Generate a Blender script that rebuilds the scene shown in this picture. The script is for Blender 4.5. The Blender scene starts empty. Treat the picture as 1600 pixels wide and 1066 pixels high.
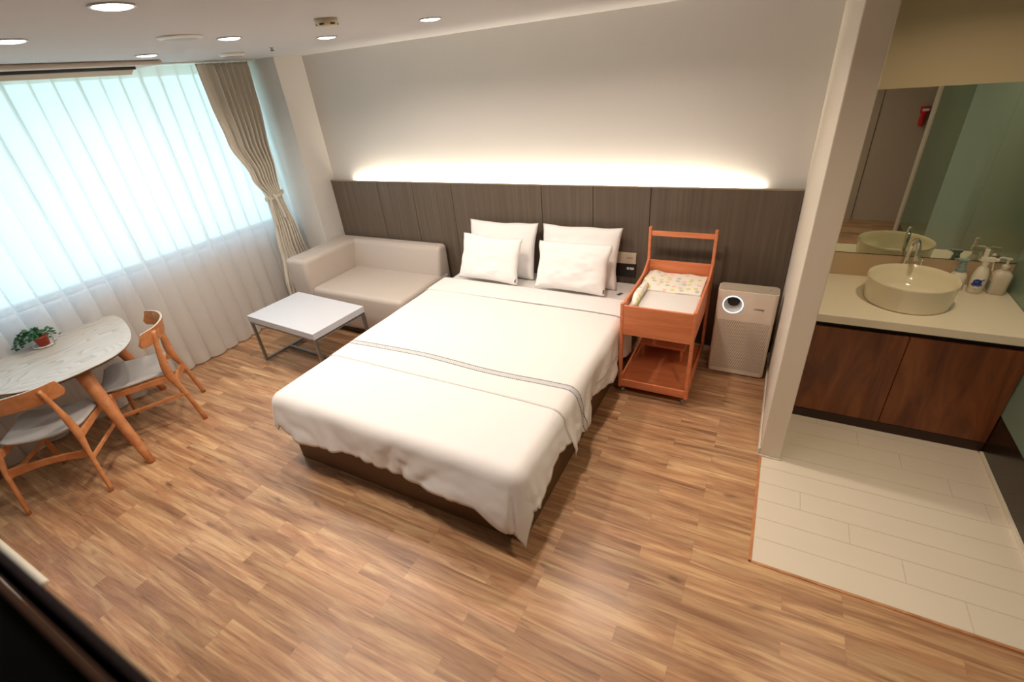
import bpy, bmesh, math, random
from mathutils import Vector, Matrix, noise as mnoise
random.seed(4)
sc = bpy.context.scene
COL = sc.collection
PI = math.pi

# ------------------------------------------------------------------ camera
cd = bpy.data.cameras.new('camera')
cam = bpy.data.objects.new('camera', cd); COL.objects.link(cam)
Rr = (0.88411107, 0.45916127, -0.08670951); Ru = (-0.16369595, 0.47814617, 0.86289042); Rf = (-0.43766568, 0.74869698, -0.49789717)
M = Matrix(((Rr[0], Ru[0], -Rf[0], 4.1035), (Rr[1], Ru[1], -Rf[1], -3.6725), (Rr[2], Ru[2], -Rf[2], 2.1230), (0, 0, 0, 1)))
cam.matrix_world = M
cd.sensor_width = 36; cd.lens = 36 * 737.098 / 1600; cd.clip_start = 0.02
cd.dof.use_dof = True; cd.dof.focus_distance = 3.9; cd.dof.aperture_fstop = 1.6
sc.camera = cam

# ------------------------------------------------------------------ look
sc.view_settings.view_transform = 'Standard'
sc.view_settings.look = 'None'
sc.view_settings.gamma = 1
sc.view_settings.use_curve_mapping = False
sc.view_settings.exposure = 0.0
sc.cycles.use_denoising = True
sc.cycles.max_bounces = 10
sc.cycles.transparent_max_bounces = 12
sc.cycles.sample_clamp_indirect = 8
sc.cycles.caustics_reflective = True
sc.cycles.blur_glossy = 0.5
sc.cycles.caustics_refractive = False

# ------------------------------------------------------------------ daylight
W = bpy.data.worlds.new('daylight'); sc.world = W; W.use_nodes = True
nt = W.node_tree; nt.nodes.clear()
wo = nt.nodes.new('ShaderNodeOutputWorld'); bg = nt.nodes.new('ShaderNodeBackground')
tc = nt.nodes.new('ShaderNodeTexCoord'); sp = nt.nodes.new('ShaderNodeSeparateXYZ'); cr = nt.nodes.new('ShaderNodeValToRGB')
mp = nt.nodes.new('ShaderNodeMapRange'); mp.inputs[1].default_value = -1; mp.inputs[2].default_value = 1
nt.links.new(tc.outputs['Generated'], sp.inputs[0]); nt.links.new(sp.outputs[2], mp.inputs[0]); nt.links.new(mp.outputs[0], cr.inputs[0])
e = cr.color_ramp.elements
e[0].position = 0.0; e[0].color = (0.68, 0.93, 0.90, 1)
e[1].position = 0.62; e[1].color = (0.44, 0.70, 1.0, 1)
m_ = cr.color_ramp.elements.new(0.45); m_.color = (0.66, 0.95, 0.94, 1)
nt.links.new(cr.outputs[0], bg.inputs[0]); bg.inputs[1].default_value = 2.5
nt.links.new(bg.outputs[0], wo.inputs[0])

def area(name, loc, rot, sx, sy, power, col, shape='RECTANGLE', spread=PI, portal=False):
    l = bpy.data.lights.new(name, 'AREA'); l.shape = shape; l.size = sx
    if shape in ('RECTANGLE', 'ELLIPSE'): l.size_y = sy
    l.energy = power; l.color = col; l.spread = spread
    if portal: l.cycles.is_portal = True
    o = bpy.data.objects.new(name, l); COL.objects.link(o); o.location = loc; o.rotation_euler = rot
    return o
# sky portal in the window opening (samples the real sky, adds no light)
area('window_portal', (-0.60, -2.2, 1.64), (0, -PI / 2, 0), 1.42, 3.72, 1, (1, 1, 1), portal=True)
DOWN = 8.2          # watts of each downlight
COVE = 36.0         # watts of the light strip behind the headboard
WARM = (1.0, 0.86, 0.74)
WARMER = (1.0, 0.78, 0.52)

# ------------------------------------------------------------------ materials
def new_mat(name):
    m = bpy.data.materials.new(name); m.use_nodes = True
    return m, m.node_tree, m.node_tree.nodes['Principled BSDF']
def mat(name, col, rough=0.5, metal=0.0, spec=0.5, var=0.0, vscale=20, emis=None, es=0, trans=0, coat=0, sheen=0, bump=0, bscale=200):
    m, t, b = new_mat(name)
    b.inputs['Base Color'].default_value = (*col, 1); b.inputs['Roughness'].default_value = rough
    b.inputs['Metallic'].default_value = metal; b.inputs['Specular IOR Level'].default_value = spec
    b.inputs['Transmission Weight'].default_value = trans; b.inputs['Coat Weight'].default_value = coat
    b.inputs['Sheen Weight'].default_value = sheen
    if emis: b.inputs['Emission Color'].default_value = (*emis, 1); b.inputs['Emission Strength'].default_value = es
    co = t.nodes.new('ShaderNodeTexCoord')
    if var:
        n = t.nodes.new('ShaderNodeTexNoise'); n.inputs['Scale'].default_value = vscale; n.inputs['Detail'].default_value = 4
        mr = t.nodes.new('ShaderNodeMapRange'); mr.inputs[3].default_value = 1 - var; mr.inputs[4].default_value = 1 + var
        mx = t.nodes.new('ShaderNodeVectorMath'); mx.operation = 'SCALE'; mx.inputs[0].default_value = col
        t.links.new(co.outputs['Object'], n.inputs['Vector']); t.links.new(n.outputs[0], mr.inputs[0])
        t.links.new(mr.outputs[0], mx.inputs['Scale']); t.links.new(mx.outputs[0], b.inputs['Base Color'])
    if bump:
        n = t.nodes.new('ShaderNodeTexNoise'); n.inputs['Scale'].default_value = bscale; n.inputs['Detail'].default_value = 3
        bp = t.nodes.new('ShaderNodeBump'); bp.inputs['Strength'].default_value = bump; bp.inputs['Distance'].default_value = 0.002
        t.links.new(co.outputs['Object'], n.inputs['Vector']); t.links.new(n.outputs[0], bp.inputs['Height']); t.links.new(bp.outputs[0], b.inputs['Normal'])
    return m
def math_n(t, op, a, b=None):
    n = t.nodes.new('ShaderNodeMath'); n.operation = op
    for i, v in enumerate((a, b)):
        if v is None: continue
        if isinstance(v, (int, float)): n.inputs[i].default_value = v
        else: t.links.new(v, n.inputs[i])
    return n.outputs[0]
def wood(name, c_dark, c_mid, c_light, grain=(1.5, 28, 28), rough=0.4, dist=1.2, contrast=(0.3, 0.7), spec=0.5):
    """streaky grain running along the axis with the small scale factor"""
    m, t, b = new_mat(name)
    co = t.nodes.new('ShaderNodeTexCoord'); mp = t.nodes.new('ShaderNodeMapping'); mp.inputs['Scale'].default_value = grain
    t.links.new(co.outputs['Object'], mp.inputs[0])
    n = t.nodes.new('ShaderNodeTexNoise'); n.inputs['Scale'].default_value = 1; n.inputs['Detail'].default_value = 7; n.inputs['Roughness'].default_value = 0.6
    n.inputs['Distortion'].default_value = dist
    t.links.new(mp.outputs[0], n.inputs['Vector'])
    r = t.nodes.new('ShaderNodeValToRGB'); t.links.new(n.outputs[0], r.inputs[0])
    el = r.color_ramp.elements; el[0].position = contrast[0]; el[0].color = (*c_dark, 1); el[1].position = contrast[1]; el[1].color = (*c_light, 1)
    q = el.new((contrast[0] + contrast[1]) / 2); q.color = (*c_mid, 1)
    t.links.new(r.outputs[0], b.inputs['Base Color']); b.inputs['Roughness'].default_value = rough; b.inputs['Specular IOR Level'].default_value = spec
    return m
def lin(r, g, b):
    f = lambda c: ((c / 255 + 0.055) / 1.055) ** 2.4 if c > 10 else c / 255 / 12.92
    return (f(r), f(g), f(b))

def floor_material():
    m, t, b = new_mat('laminate_planks'); L = t.links.new
    co = t.nodes.new('ShaderNodeTexCoord')
    def brick(wid, row, off, msize, seed):
        mp = t.nodes.new('ShaderNodeMapping'); mp.inputs['Location'].default_value = (seed, 0.02, 0)
        L(co.outputs['Object'], mp.inputs[0])
        k = t.nodes.new('ShaderNodeTexBrick'); L(mp.outputs[0], k.inputs['Vector'])
        k.inputs['Scale'].default_value = 1; k.inputs['Brick Width'].default_value = wid; k.inputs['Row Height'].default_value = row
        k.inputs['Mortar Size'].default_value = msize; k.inputs['Mortar Smooth'].default_value = 0; k.offset = off; k.offset_frequency = 3
        k.inputs['Color1'].default_value = (0, 0, 0, 1); k.inputs['Color2'].default_value = (1, 1, 1, 1); k.inputs['Mortar'].default_value = (0.5, 0.5, 0.5, 1)
        return k
    k = brick(0.62, 0.0715, 0.37, 0.0006, 0.3)
    # every plank reads its own piece of grain
    sx = t.nodes.new('ShaderNodeSeparateXYZ'); L(co.outputs['Object'], sx.inputs[0])
    rnd = k.outputs['Color']; rs = t.nodes.new('ShaderNodeSeparateColor'); L(rnd, rs.inputs[0]); rv = rs.outputs[0]
    cx = t.nodes.new('ShaderNodeCombineXYZ')
    L(math_n(t, 'ADD', math_n(t, 'MULTIPLY', sx.outputs[0], 1.5), math_n(t, 'MULTIPLY', rv, 37)), cx.inputs[0])
    L(math_n(t, 'ADD', math_n(t, 'MULTIPLY', sx.outputs[1], 19), math_n(t, 'MULTIPLY', rv, 91)), cx.inputs[1])
    n = t.nodes.new('ShaderNodeTexNoise'); n.inputs['Scale'].default_value = 1; n.inputs['Detail'].default_value = 7; n.inputs['Roughness'].default_value = 0.62; n.inputs['Distortion'].default_value = 0.9
    L(cx.outputs[0], n.inputs['Vector'])
    r = t.nodes.new('ShaderNodeValToRGB'); L(n.outputs[0], r.inputs[0]); el = r.color_ramp.elements
    el[0].position = 0.26; el[0].color = (*lin(130, 92, 64), 1); el[1].position = 0.74; el[1].color = (*lin(224, 192, 146), 1)
    for p_, c_ in ((0.38, (168, 122, 88)), (0.50, (190, 145, 106)), (0.6, (208, 168, 125))):
        q = el.new(p_); q.color = (*lin(*c_), 1)
    # fine dark streaks
    c2 = t.nodes.new('ShaderNodeMapping'); c2.inputs['Scale'].default_value = (4.5, 120, 1); L(co.outputs['Object'], c2.inputs[0])
    n2 = t.nodes.new('ShaderNodeTexNoise'); n2.inputs['Scale'].default_value = 1; n2.inputs['Detail'].default_value = 5; n2.inputs['Distortion'].default_value = 0.6
    L(c2.outputs[0], n2.inputs['Vector'])
    f2 = t.nodes.new('ShaderNodeMapRange'); f2.inputs[1].default_value = 0.33; f2.inputs[2].default_value = 0.44; f2.inputs[3].default_value = 0.66; f2.inputs[4].default_value = 1.0
    L(n2.outputs[0], f2.inputs[0])
    # knots: dark eyes drawn out along the plank
    c3 = t.nodes.new('ShaderNodeMapping'); c3.inputs['Scale'].default_value = (2.4, 9.5, 1); L(co.outputs['Object'], c3.inputs[0])
    nd = t.nodes.new('ShaderNodeTexNoise'); nd.inputs['Scale'].default_value = 9; L(co.outputs['Object'], nd.inputs['Vector'])
    va = t.nodes.new('ShaderNodeVectorMath'); va.operation = 'MULTIPLY_ADD'; va.inputs[1].default_value = (0.35, 0.5, 0); L(nd.outputs[1], va.inputs[0]); L(c3.outputs[0], va.inputs[2])
    v = t.nodes.new('ShaderNodeTexVoronoi'); v.inputs['Scale'].default_value = 1; v.inputs['Randomness'].default_value = 1; L(va.outputs[0], v.inputs['Vector'])
    f3 = t.nodes.new('ShaderNodeMapRange'); f3.inputs[1].default_value = 0.03; f3.inputs[2].default_value = 0.17; f3.inputs[3].default_value = 0.55; f3.inputs[4].default_value = 1.0
    f3.interpolation_type = 'SMOOTHSTEP'
    L(v.outputs['Distance'], f3.inputs[0])
    # plank-to-plank tone
    tone = math_n(t, 'ADD', math_n(t, 'MULTIPLY', rv, 0.28), 0.74)
    seam = math_n(t, 'SUBTRACT', 1.0, math_n(t, 'MULTIPLY', k.outputs['Fac'], 0.32))
    tot = math_n(t, 'MULTIPLY', math_n(t, 'MULTIPLY', f2.outputs[0], f3.outputs[0]), math_n(t, 'MULTIPLY', tone, seam))
    sc_ = t.nodes.new('ShaderNodeVectorMath'); sc_.operation = 'SCALE'; L(r.outputs[0], sc_.inputs[0]); L(tot, sc_.inputs['Scale'])
    L(sc_.outputs[0], b.inputs['Base Color'])
    b.inputs['Roughness'].default_value = 0.33; b.inputs['Specular IOR Level'].default_value = 0.5
    bp = t.nodes.new('ShaderNodeBump'); bp.inputs['Strength'].default_value = 0.12; bp.inputs['Distance'].default_value = 0.001
    L(n2.outputs[0], bp.inputs['Height']); L(bp.outputs[0], b.inputs['Normal'])
    return m
def sheer_material():
    m, t, b = new_mat('white_voile'); t.nodes.remove(b); L = t.links.new
    out = t.nodes['Material Output']
    tr = t.nodes.new('ShaderNodeBsdfTransparent'); tl = t.nodes.new('ShaderNodeBsdfTranslucent'); df = t.nodes.new('ShaderNodeBsdfDiffuse')
    tl.inputs[0].default_value = (0.92, 0.92, 0.92, 1); df.inputs[0].default_value = (0.90, 0.85, 0.78, 1)  # beige of the diffuse part stands for warm room light on the voile
    a = t.nodes.new('ShaderNodeMixShader'); a.inputs[0].default_value = 0.42; L(tl.outputs[0], a.inputs[1]); L(df.outputs[0], a.inputs[2])
    c = t.nodes.new('ShaderNodeMixShader'); c.inputs[0].default_value = 0.80; L(tr.outputs[0], c.inputs[1]); L(a.outputs[0], c.inputs[2])
    L(c.outputs[0], out.inputs[0])
    return m
def glass_material(name, col=(0.97, 1, 0.99)):
    m, t, b = new_mat(name); t.nodes.remove(b); L = t.links.new; out = t.nodes['Material Output']
    tr = t.nodes.new('ShaderNodeBsdfTransparent'); tr.inputs[0].default_value = (*col, 1); g = t.nodes.new('ShaderNodeBsdfGlossy'); g.inputs['Roughness'].default_value = 0.02
    a = t.nodes.new('ShaderNodeMixShader'); a.inputs[0].default_value = 0.06; L(tr.outputs[0], a.inputs[1]); L(g.outputs[0], a.inputs[2]); L(a.outputs[0], out.inputs[0])
    return m

M_floor = floor_material()
M_wall = mat('warm_white_wallpaper', lin(214, 210, 204), 0.75, var=0.015, vscale=60, bump=0.25, bscale=350)
M_wallv = mat('beige_painted_wall', lin(192, 176, 146), 0.7, var=0.01, vscale=30)
M_ceil = mat('ceiling_paint', lin(198, 196, 196), 0.8, bump=0.1, bscale=300)
M_grey_wall = mat('taupe_wall_panel', lin(176, 160, 144), 0.55, var=0.03, vscale=12)
M_trim = mat('cream_trim', lin(226, 216, 196), 0.45)
M_head = wood('smoked_oak_laminate', lin(86, 74, 62), lin(98, 85, 72), lin(112, 98, 84), grain=(42, 42, 1.1), rough=0.42, dist=0.3, contrast=(0.25, 0.75))
M_headedge = mat('oak_edge_banding', lin(150, 134, 110), 0.5)
M_black = mat('black_shadow_gap', (0.008, 0.007, 0.006), 0.6)
M_led = mat('led_strip_glow', (1, 1, 1), 0.5, emis=(1.0, 0.84, 0.6), es=6)
M_lamp = mat('lit_lamp_diffuser', (1, 1, 1), 0.4, emis=(1.0, 0.95, 0.88), es=22)
M_white = mat('white_plastic', lin(228, 226, 220), 0.4)
M_greyplastic = mat('grey_vent_plastic', lin(170, 168, 164), 0.5)
M_sheer = sheer_material()
M_drape = mat('beige_blackout_fabric', lin(220, 213, 198), 0.9, sheen=0.3, var=0.03, vscale=40, bump=0.3, bscale=500)
M_tie = mat('cream_tie_band', lin(214, 206, 192), 0.85)
M_sofa = mat('taupe_leatherette', lin(188, 177, 167), 0.5, spec=0.4, var=0.02, vscale=8, bump=0.2, bscale=260)
M_sofabase = mat('dark_sofa_plinth', lin(52, 36, 26), 0.6)
M_tabletop_w = mat('white_laminate_top', lin(200, 202, 208), 0.45, var=0.012, vscale=90)
M_steel = mat('brushed_steel_tube', lin(150, 150, 148), 0.38, metal=0.85)
M_beech = wood('honey_stained_beech', lin(176, 112, 68), lin(198, 132, 84), lin(212, 148, 98), grain=(14, 14, 14), rough=0.38, dist=0.6)
M_crib = wood('orange_stained_beech', lin(204, 118, 74), lin(214, 128, 84), lin(224, 140, 94), grain=(6, 6, 30), rough=0.4, dist=0.5)
M_crib_x = wood('orange_stained_beech_board', lin(202, 114, 70), lin(214, 128, 84), lin(226, 142, 96), grain=(3, 30, 30), rough=0.4, dist=0.5)
M_seatfab = mat('grey_woven_seat_fabric', lin(178, 174, 170), 0.9, sheen=0.2, bump=0.4, bscale=700)
M_plyedge = mat('pale_plywood_edge', lin(206, 188, 170), 0.5)
M_dark_edge = mat('dark_table_edge', lin(86, 66, 52), 0.5)
M_pillow = mat('white_pillow_cotton', lin(238, 235, 232), 0.85, sheen=0.15)
M_linen = mat('white_cotton', lin(226, 222, 219), 0.85, sheen=0.15, var=0.006, vscale=6)
M_linen2 = mat('white_cotton_spread', lin(247, 240, 228), 0.85, sheen=0.15, var=0.006, vscale=6)
M_fitted = mat('white_fitted_sheet', lin(228, 223, 218), 0.85)
M_bedbase = mat('brown_leatherette_base', lin(98, 68, 38), 0.5, bump=0.15, bscale=200)
M_tag = mat('dark_label_print', lin(84, 80, 80), 0.7)
M_walnut = wood('dark_walnut_veneer', lin(84, 42, 20), lin(118, 64, 32), lin(144, 84, 44), grain=(9, 9, 1.4), rough=0.4, dist=0.8)
M_walnutdark = mat('walnut_plinth', lin(52, 26, 14), 0.5)
M_counter = mat('cream_solid_surface', lin(232, 222, 200), 0.28, var=0.015, vscale=120)
M_ceramic = mat('white_ceramic', lin(232, 222, 196), 0.12, coat=0.4)
M_chrome = mat('chrome', (0.82, 0.82, 0.82), 0.08, metal=1)
M_mirror = mat('mirror_silver', (0.72, 0.76, 0.68), 0.0, metal=1)
M_tile = mat('cream_floor_tile', lin(226, 214, 196), 0.38, var=0.03, vscale=4)
M_grout = mat('tile_grout', lin(176, 158, 132), 0.8)
M_gglass_d = mat('dark_green_back_painted_glass', lin(78, 100, 78), 0.12, spec=0.5)
M_gglass = mat('grey_green_back_painted_glass', lin(124, 146, 130), 0.14, spec=0.5)
M_darkbase = mat('dark_brown_gloss_plinth', lin(38, 26, 18), 0.2)
M_champ = mat('champagne_plastic', lin(232, 220, 204), 0.35, spec=0.5)
M_champ_top = mat('champagne_plastic_top', lin(182, 170, 150), 0.4)
M_darkplastic = mat('dark_plastic', lin(40, 34, 30), 0.4)
M_ring = mat('status_light_ring', (0.9, 0.95, 1), 0.4, emis=(0.40, 0.70, 1.0), es=1.7)
M_terracotta = mat('terracotta_plastic', lin(176, 66, 34), 0.5)
M_soil = mat('potting_soil', lin(48, 34, 24), 0.9)
M_leaf = mat('ivy_leaf', lin(34, 84, 44), 0.45, var=0.3, vscale=25)
M_leaf2 = mat('ivy_leaf_light', lin(58, 112, 60), 0.45, var=0.3, vscale=25)
M_stem = mat('ivy_stem', lin(70, 92, 48), 0.6)
M_red = mat('red_plastic', lin(190, 22, 18), 0.3)
M_blue = mat('blue_print', lin(30, 44, 150), 0.5)
M_palegrey = mat('pale_blue_print', lin(150, 168, 172), 0.5)
M_teal = mat('grey_teal_plastic', lin(140, 160, 156), 0.4)
M_bottle = mat('white_bottle_plastic', lin(232, 224, 206), 0.3)
M_bottle2 = mat('milky_bottle_plastic', lin(214, 204, 184), 0.35)
M_wardrobe = mat('black_lacquer', (0.002, 0.0015, 0.0015), 0.8, spec=0.1)
M_wardgrey = mat('charcoal_edge', lin(52, 44, 46), 0.7, spec=0.2)
M_wardbrown = mat('brown_edge_strip', lin(84, 54, 34), 0.7)
M_panelplate = mat('cream_switch_plate', lin(206, 192, 168), 0.4)
M_glass = glass_material('window_glass')
M_frame = mat('white_window_frame', lin(226, 226, 222), 0.4)

def table_top_material():
    m, t, b = new_mat('ash_veneer_top'); L = t.links.new
    co = t.nodes.new('ShaderNodeTexCoord'); mp = t.nodes.new('ShaderNodeMapping'); mp.inputs['Scale'].default_value = (6, 1.7, 1); mp.inputs['Location'].default_value = (0.4, 0.3, 0)
    L(co.outputs['Object'], mp.inputs[0])
    n = t.nodes.new('ShaderNodeTexNoise'); n.inputs['Scale'].default_value = 1.0; n.inputs['Detail'].default_value = 0.6; n.inputs['Distortion'].default_value = 0.2; L(mp.outputs[0], n.inputs['Vector'])
    w = math_n(t, 'FRACT', math_n(t, 'MULTIPLY', n.outputs[0], 17))
    n2 = t.nodes.new('ShaderNodeTexNoise'); n2.inputs['Scale'].default_value = 3; L(co.outputs['Object'], n2.inputs['Vector'])
    r = t.nodes.new('ShaderNodeValToRGB'); L(w, r.inputs[0]); el = r.color_ramp.elements
    el[0].position = 0; el[0].color = (*lin(184, 172, 158), 1); el[1].position = 1; el[1].color = (*lin(206, 200, 192), 1)
    q = el.new(0.35); q.color = (*lin(200, 192, 180), 1)
    L(r.outputs[0], b.inputs['Base Color']); b.inputs['Roughness'].default_value = 0.24
    return m
M_ash = table_top_material()
def grille_material():
    m, t, b = new_mat('perforated_grille'); L = t.links.new
    co = t.nodes.new('ShaderNodeTexCoord'); s = t.nodes.new('ShaderNodeSeparateXYZ'); L(co.outputs['Object'], s.inputs[0])
    P_ = 0.0125
    zz = math_n(t, 'DIVIDE', s.outputs[2], P_ * 0.62); row = math_n(t, 'FLOOR', zz); fz = math_n(t, 'SUBTRACT', math_n(t, 'FRACT', zz), 0.5)
    xx = math_n(t, 'ADD', math_n(t, 'DIVIDE', s.outputs[0], P_), math_n(t, 'MULTIPLY', row, 0.36)); fx = math_n(t, 'SUBTRACT', math_n(t, 'FRACT', xx), 0.5)
    d = math_n(t, 'ADD', math_n(t, 'POWER', math_n(t, 'ABSOLUTE', fx), 2), math_n(t, 'MULTIPLY', math_n(t, 'POWER', math_n(t, 'ABSOLUTE', fz), 2), 0.55))
    hole = math_n(t, 'LESS_THAN', d, 0.075)
    mx = t.nodes.new('ShaderNodeMix'); mx.data_type = 'RGBA'; L(hole, mx.inputs[0]); mx.inputs[6].default_value = (*lin(232, 220, 204), 1); mx.inputs[7].default_value = (*lin(60, 48, 44), 1)
    L(mx.outputs[2], b.inputs['Base Color']); b.inputs['Roughness'].default_value = 0.4
    return m
M_grille = grille_material()
def baby_print():
    m, t, b = new_mat('duck_print_cotton'); L = t.links.new
    co = t.nodes.new('ShaderNodeTexCoord')
    v = t.nodes.new('ShaderNodeTexVoronoi'); v.voronoi_dimensions = '2D'; v.inputs['Scale'].default_value = 19; v.inputs['Randomness'].default_value = 0.55; L(co.outputs['Object'], v.inputs['Vector'])
    f = math_n(t, 'LESS_THAN', v.outputs['Distance'], 0.30)
    s = t.nodes.new('ShaderNodeSeparateColor'); L(v.outputs['Color'], s.inputs[0])
    r = t.nodes.new('ShaderNodeValToRGB'); r.color_ramp.interpolation = 'CONSTANT'; L(s.outputs[0], r.inputs[0]); el = r.color_ramp.elements
    el[0].position = 0; el[0].color = (*lin(226, 220, 150), 1); el[1].position = 0.4; el[1].color = (*lin(242, 208, 194), 1)
    q = el.new(0.6); q.color = (*lin(196, 206, 196), 1); q = el.new(0.75); q.color = (*lin(244, 236, 222), 1)
    mx = t.nodes.new('ShaderNodeMix'); mx.data_type = 'RGBA'; L(f, mx.inputs[0]); mx.inputs[6].default_value = (*lin(244, 236, 222), 1); L(r.outputs[0], mx.inputs[7])
    L(mx.outputs[2], b.inputs['Base Color']); b.inputs['Roughness'].default_value = 0.9
    return m
M_print = baby_print()

# ------------------------------------------------------------------ mesh helpers
def link(name, me, m, parent=None, world=True, smooth=False):
    o = bpy.data.objects.new(name, me)
    ms = m if isinstance(m, (list, tuple)) else [m]
    for x in ms: me.materials.append(x)
    if smooth:
        for p in me.polygons: p.use_smooth = True
    COL.objects.link(o)
    if parent:
        o.parent = parent
        if world:
            top = parent
            mt = Matrix.Identity(4)
            while top is not None:
                mt = top.matrix_local_my @ mt if False else local_mat(top) @ mt
                top = top.parent
            me.transform(mt.inverted())
    return o
def local_mat(o): return Matrix.Translation(o.location) @ o.rotation_euler.to_matrix().to_4x4()
def obj(name, bm, m, parent=None, world=True, smooth=False, autosm=None):
    bmesh.ops.recalc_face_normals(bm, faces=bm.faces)
    me = bpy.data.meshes.new(name); bm.to_mesh(me); bm.free()
    o = link(name, me, m, parent, world, smooth)
    if autosm: 
        for p in me.polygons: p.use_smooth = True
        me.set_sharp_from_angle(angle=math.radians(autosm))
    return o
def thing(name, label, cat, loc=(0, 0, 0), rz=0, group=None):
    o = bpy.data.objects.new(name, None); COL.objects.link(o); o.location = loc; o.rotation_euler = (0, 0, rz); o.empty_display_size = 0.1
    return tag(o, label, cat, group)
def tag(o, label, cat, group=None):
    o['label'] = label; o['category'] = cat
    if group: o['group'] = group
    return o
def struct(name, bm, m, parent=None, **k):
    o = obj(name, bm, m, parent, **k)
    if not parent: o['kind'] = 'structure'
    return o
def bx(bm, x0, x1, y0, y1, z0, z1, bev=0.0, seg=2, mtx=None, mi=0):
    r = bmesh.ops.create_cube(bm, size=1)
    vs = r['verts']
    for v in vs:
        v.co = Vector(((x0 + x1) / 2 + v.co.x * (x1 - x0), (y0 + y1) / 2 + v.co.y * (y1 - y0), (z0 + z1) / 2 + v.co.z * (z1 - z0)))
    fs = set(f for v in vs for f in v.link_faces)
    for f in fs: f.material_index = mi
    if bev:
        es = list(set(e for v in vs for e in v.link_edges))
        r = bmesh.ops.bevel(bm, geom=es, offset=bev, segments=seg, profile=0.5, affect='EDGES')
        vs = list(set(v for f in r['faces'] for v in f.verts) | set(v for v in vs if v.is_valid))
    if mtx is not None: bmesh.ops.transform(bm, matrix=mtx, verts=vs)
    return vs
def B(*a, **k):
    bm = bmesh.new(); bx(bm, *a, **k); return bm
def loft(bm, rings, close=True, caps=True):
    vr = [[bm.verts.new(p) for p in ring] for ring in rings]
    n = len(vr[0])
    for a, b in zip(vr, vr[1:]):
        for i in range(n if close else n - 1):
            j = (i + 1) % n
            bm.faces.new((a[i], a[j], b[j], b[i]))
    if caps:
        bm.faces.new(vr[0][::-1]); bm.faces.new(vr[-1])
    return vr
def tube(bm, pts, rad, n=12, flat=1.0, up=None):
    """sweep an ellipse; rad is one value or a list, flat squeezes along the 'up' side"""
    pts = [Vector(p) for p in pts]
    if not isinstance(rad, (list, tuple)): rad = [rad] * len(pts)
    rings = []; prev = None
    for i, p in enumerate(pts):
        d = (pts[min(i + 1, len(pts) - 1)] - pts[max(i - 1, 0)]).normalized()
        u = Vector(up) if up else (prev if prev else (Vector((0, 0, 1)) if abs(d.z) < 0.9 else Vector((1, 0, 0))))
        s = d.cross(u).normalized(); w = s.cross(d).normalized(); prev = w
        rings.append([p + s * math.cos(2 * PI * k / n) * rad[i] + w * math.sin(2 * PI * k / n) * rad[i] * flat for k in range(n)])
    loft(bm, rings)
def beam(bm, a, b, w, h, up=(0, 0, 1), bev=0.003, w2=None, h2=None):
    """rectangular bar from a to b; w across, h along 'up'"""
    a = Vector(a); b = Vector(b); d = (b - a).normalized(); s = d.cross(Vector(up)).normalized(); u = s.cross(d)
    rings = []
    for p, ww, hh in ((a, w, h), (b, w2 or w, h2 or h)):
        rings.append([p + s * ww / 2 * i + u * hh / 2 * j for i, j in ((-1, -1), (1, -1), (1, 1), (-1, 1))])
    vs0 = set(bm.verts)
    vr = loft(bm, rings)
    if bev:
        es = list(set(e for r in vr for v in r for e in v.link_edges))
        bmesh.ops.bevel(bm, geom=es, offset=bev, segments=2, profile=0.5, affect='EDGES')
def lathe(bm, prof, c=(0, 0, 0), n=32, cap=True):
    rings = [[(c[0] + r * math.cos(2 * PI * k / n), c[1] + r * math.sin(2 * PI * k / n), c[2] + z) for k in range(n)] for r, z in prof]
    loft(bm, rings, caps=cap)
def spline(pts, n):
    """Catmull-Rom through the points"""
    P = [Vector(p) for p in pts]; P = [P[0] * 2 - P[1]] + P + [P[-1] * 2 - P[-2]]; out = []
    for i in range(1, len(P) - 2):
        for k in range(n):
            t = k / n; a, b, c, d = P[i - 1], P[i], P[i + 1], P[i + 2]
            out.append(0.5 * ((2 * b) + (c - a) * t + (2 * a - 5 * b + 4 * c - d) * t * t + (3 * b - a - 3 * c + d) * t ** 3))
    out.append(P[-2]); return out
def text_mesh(name, s, size, m, parent, origin, xdir, ydir, ext=0.0004):
    cu = bpy.data.curves.new(name, 'FONT'); cu.body = s; cu.size = size; cu.extrude = ext; cu.align_x = 'CENTER'; cu.align_y = 'CENTER'
    to = bpy.data.objects.new(name, cu); COL.objects.link(to)
    dg = bpy.context.evaluated_depsgraph_get(); me = bpy.data.meshes.new_from_object(to.evaluated_get(dg))
    bpy.data.objects.remove(to)
    x = Vector(xdir).normalized(); y = Vector(ydir).normalized(); z = x.cross(y)
    mt = Matrix(((x.x, y.x, z.x, origin[0]), (x.y, y.y, z.y, origin[1]), (x.z, y.z, z.z, origin[2]), (0, 0, 0, 1)))
    me.transform(mt)
    return link(name, me, m, parent)
def interp(x, tab):
    if x <= tab[0][0]: return tab[0][1]
    for (a, b), (c, d) in zip(tab, tab[1:]):
        if x <= c:
            t = (x - a) / (c - a); t = t * t * (3 - 2 * t); return b + (d - b) * t
    return tab[-1][1]

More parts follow.
